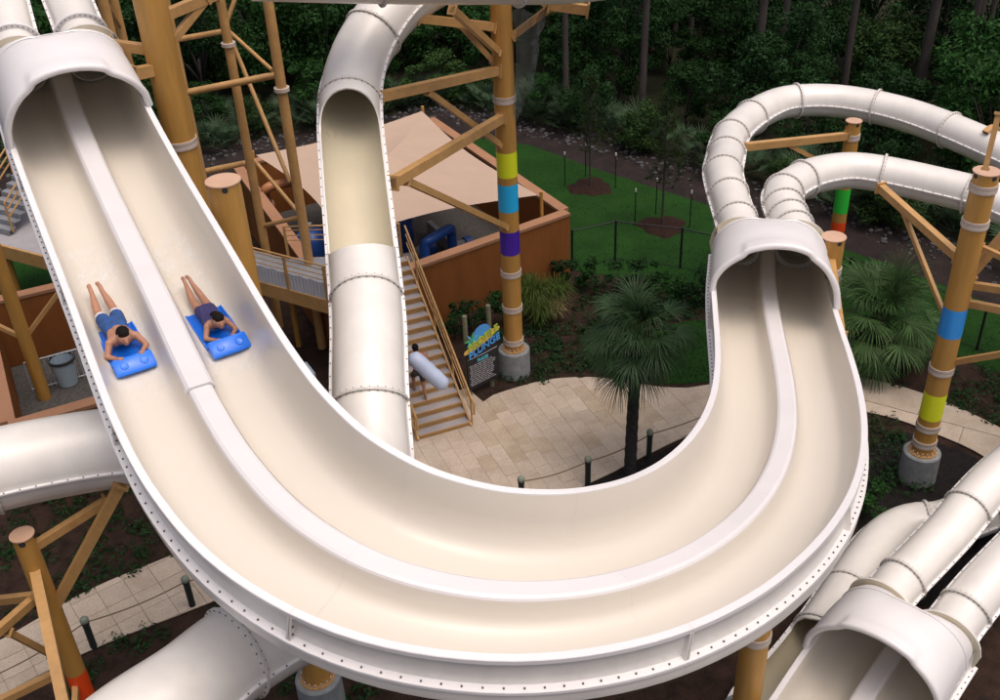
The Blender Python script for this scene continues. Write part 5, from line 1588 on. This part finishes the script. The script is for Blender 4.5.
def slide_mat(label, origin, T, B, N):
    t = thing('slide_mat', label, 'mat', origin)
    t.rotation_euler = Matrix((T, B, N)).transposed().to_euler()
    hw = .30
    def extr(prof, y0, y1, bev=.02):
        m_ = MB(); n_ = len(prof)
        ys = [y0, y0 + bev, y1 - bev, y1]; sc = [.0, 1, 1, .0]
        cx = sum(p[0] for p in prof) / n_; cz = sum(p[1] for p in prof) / n_
        rows = []
        for y, q in zip(ys, sc):
            f = 1 if q else .985
            rows.append([(cx + (p[0] - cx) * f, y, cz + (p[1] - cz) * (1 if q else .8)) for p in prof])
        m_.grid(rows, True); m_.add(rows[0], [tuple(range(n_))[::-1]]); m_.add(rows[-1], [tuple(range(n_))])
        return m_
    flat = [(-.42, .0), (.50, .0), (.62, .015), (.62, .055), (.50, .05), (-.40, .05), (-.42, .035)]
    def put(m_, nm, matn, par=t, sm=True):
        me = bpy.data.meshes.new(nm); me.from_pydata(m_.v, [], m_.f); me.materials.append(MATS[matn])
        if sm:
            me.polygons.foreach_set('use_smooth', [True] * len(me.polygons)); me.set_sharp_from_angle(angle=R(40))
        o = bpy.data.objects.new(nm, me); C.objects.link(o); o.parent = par; return o
    put(extr(flat, -hw, hw), 'pad', 'mat_blue')
    nose = [(.60, .0), (.79, .02), (.87, .05), (.89, .085), (.87, .125), (.70, .215), (.645, .225), (.625, .21), (.66, .20), (.70, .13), (.67, .07), (.60, .055)]
    ns = put(extr(nose, -hw, hw), 'nose', 'mat_light')
    for sg in (-1, 1):
        m_ = MB().lathe((0, 0, 0), [(.05, -.01), (.06, .0), (.05, .014), (.03, .010), (.005, .006)], n=14)
        v0 = Vector((.785, .15 * sg, .170)); nrm = Vector((.47, 0, .88))
        q_ = nrm.to_track_quat('Z', 'Y'); m_.v = [tuple(v0 + q_ @ Vector(p)) for p in m_.v]
        put(m_, 'grip', 'mat_light', ns)
    for sg in (-1, 1):
        m_ = MB().tube([(-.40, sg * (hw - .015), .05), (.0, sg * (hw - .012), .058), (.58, sg * (hw - .015), .058)], .02, n=8)
        put(m_, 'side_tube', 'mat_blue')
    return t
def on_lane(s, u, h):
    P, T, B, N = TR.at(s)
    return tuple(P + B * u + N * h), tuple(T), tuple(B), tuple(N)
for lb, lm, s_, u_, man in (('man in blue swim shorts lying face down on a mat', 'blue slide mat under the man in swim shorts', 8.0 + S_OFF, -.73, True),
                            ('woman in navy swimsuit with dark tied hair lying face down on a mat', 'blue slide mat under the woman in the navy swimsuit', 8.2 + S_OFF, .66, False)):
    o_, T_, B_, N_ = on_lane(s_, u_, -.415)
    yaw = R(4 if man else 5)
    T2 = tuple(Vector(T_) * math.cos(yaw) + Vector(B_) * math.sin(yaw)); B2 = tuple(Vector(B_) * math.cos(yaw) - Vector(T_) * math.sin(yaw))
    slide_mat(lm, o_, T2, B2, N_)
    p_ = tuple(V(o_) + V(N_) * .05 - V(T2) * (.09 if man else .03))
    rider(lb, p_, T2, B2, N_, man)
    # spray beside the mat
    vs, fs = [], []
    for i in range(150):
        side = random.choice((-1, 1)); xx = random.uniform(-.9, .95)
        if xx > .8: yy = random.uniform(-.3, .3)
        else: yy = side * (.30 + abs(random.gauss(0, .05)))
        c = V(o_) + V(T2) * (xx + random.gauss(0, .03)) + V(B2) * yy + V(N_) * (.015 + abs(random.gauss(0, .02)) + .12 * max(abs(yy) - .3, 0))
        r_ = random.uniform(.002, .006); b_ = len(vs)
        vs += [tuple(c + Vector(v) * r_) for v in ((1, 0, -.6), (-.5, .87, -.6), (-.5, -.87, -.6), (0, 0, 1))]; fs += [(b_, b_ + 1, b_ + 3), (b_ + 1, b_ + 2, b_ + 3), (b_ + 2, b_, b_ + 3)]
    sp_ = MB().add(vs, fs).build('spray', 'foam', kind='stuff')
    tag(sp_, 'fine white water spray around the ' + ("man's" if man else "woman's") + ' mat', 'water')

# thin foaming wake on the lane floor round each mat
def wake_mat():
    m_ = mat('wake', (0.86, 0.87, 0.88), 0.35)
    nt = m_.node_tree; b_ = nt.nodes['Principled BSDF']
    tc = nt.nodes.new('ShaderNodeTexCoord'); mp = nt.nodes.new('ShaderNodeMapping'); mp.inputs['Scale'].default_value = (6, 2.2, 2.2); mp.inputs['Rotation'].default_value = (0, 0, R(64))
    nz = nt.nodes.new('ShaderNodeTexNoise'); nz.inputs['Scale'].default_value = 0.8; nz.inputs['Detail'].default_value = 2.5; nz.inputs['Roughness'].default_value = .5
    rp = nt.nodes.new('ShaderNodeMapRange'); rp.inputs['From Min'].default_value = .44; rp.inputs['From Max'].default_value = .75; rp.inputs['To Min'].default_value = 0; rp.inputs['To Max'].default_value = .38
    ms = nt.nodes.new('ShaderNodeMixShader'); tr = nt.nodes.new('ShaderNodeBsdfTransparent')
    nt.links.new(tc.outputs['Object'], mp.inputs['Vector']); nt.links.new(mp.outputs[0], nz.inputs['Vector']); nt.links.new(nz.outputs['Fac'], rp.inputs['Value'])
    nt.links.new(rp.outputs[0], ms.inputs[0]); nt.links.new(tr.outputs[0], ms.inputs[1]); nt.links.new(b_.outputs[0], ms.inputs[2]); nt.links.new(ms.outputs[0], nt.nodes['Material Output'].inputs['Surface'])
wake_mat()
for sg, lb in ((-1, "man's"), (1, "woman's")):
    m = MB(); prof = [(u, h + .006) for u, h in lane_profile(sg, TR.ro if sg < 0 else TR.ri, TR.wd0) if .30 < abs(u) < 1.05]
    TR.sweep(m, 5.2 + S_OFF, 9.5 + S_OFF, prof[::-1] if sg < 0 else prof)
    tag(m.build('wake', 'wake', kind='stuff', smooth=True), 'thin streaks of running water on the lane floor around the ' + lb + ' mat', 'water')

# person climbing the stairs with a long inflatable
def climber():
    st_i = 4
    org = s_base + sdv * (TR_ * 3.6) + swv * -.30 + Vector((0, 0, RI * 4))
    t = thing('person', 'person in an orange red vest and dark shorts climbing the stairs', 'person', tuple(org))
    t.rotation_euler.z = math.atan2(sdv.y, sdv.x)
    # x forward (up the stairs), y left, z up
    pr = [((0, 0, .92), (.03, 0, 1.12), .13, .12), ((.03, 0, 1.12), (.07, 0, 1.38), .125, .14), ((.07, 0, 1.42), (.09, 0, 1.50), .055, .05)]
    pr += [((.10, 0, 1.62), (.12, 0, 1.58), .095, .085), ((.15, 0, 1.55), (.17, 0, 1.53), .05, .04)]
    pr += [((.0, .09, .88), (.25, .10, .62), .09, .065), ((.25, .10, .62), (.20, .10, .22), .06, .038), ((.20, .10, .20), (.34, .11, .185), .035, .028)]
    pr += [((.0, -.09, .88), (-.02, -.10, .46), .09, .062), ((-.02, -.10, .46), (-.14, -.10, .04), .058, .036), ((-.14, -.10, .03), (.02, -.11, .02), .035, .028)]
    pr += [((.06, .17, 1.38), (.10, .27, 1.15), .055, .045), ((.10, .27, 1.15), (.28, .22, 1.22), .042, .03), ((.28, .22, 1.22), (.34, .20, 1.25), .03, .022)]
    pr += [((.06, -.17, 1.38), (.06, -.30, 1.18), .055, .045), ((.06, -.30, 1.18), (.16, -.34, 1.30), .042, .03), ((.16, -.34, 1.30), (.20, -.34, 1.35), .03, .022)]
    def part(pp, vx, nm, matn):
        me = body_mesh(pp, vx, nm); me.materials.append(MATS[matn]); o = bpy.data.objects.new(nm, me); C.objects.link(o); o.parent = t
    part(pr, .011, 'body', 'skin2')
    part([((.02, 0, 1.02), (.03, 0, 1.12), .14, .135), ((.03, 0, 1.12), (.07, 0, 1.36), .14, .155), ((.06, .12, 1.36), (.06, -.12, 1.36), .085, .085)], .011, 'vest', 'vest_red')
    part([((0, 0, .90), (.02, 0, .99), .145, .138), ((.0, .09, .88), (.17, .10, .71), .105, .092), ((.0, -.09, .88), (-.01, -.10, .62), .105, .088)], .011, 'shorts', 'dark')
    part([((.085, 0, 1.65), (.10, 0, 1.66), .095, .09), ((.05, 0, 1.60), (.06, 0, 1.62), .08, .08)], .010, 'hair', 'hair')
    return org
org = climber()
ia, ib = V((-2.346, 23.020, 2.773)), V((-1.440, 22.751, 1.824))
inf = thing('inflatable_tube', 'long pale blue inflatable carried by the person on the stairs', 'inflatable', tuple(ia.lerp(ib, .5)))
pts = [tuple(ia.lerp(ib, u)) for u in np.linspace(0, 1, 17)]
rad = [.215 * math.sqrt(max(1 - (abs(2 * u - 1)) ** 7, .02)) * (1 + .03 * math.sin(u * 30)) for u in np.linspace(0, 1, 17)]
MB().tube(pts, rad, n=18).build('float_body', 'inflatable', inf, smooth=True, angle=60)
MB().cyl(ia.lerp(ib, .985), ia.lerp(ib, 1.02), .03, n=8).build('valve', 'ink_white', inf)
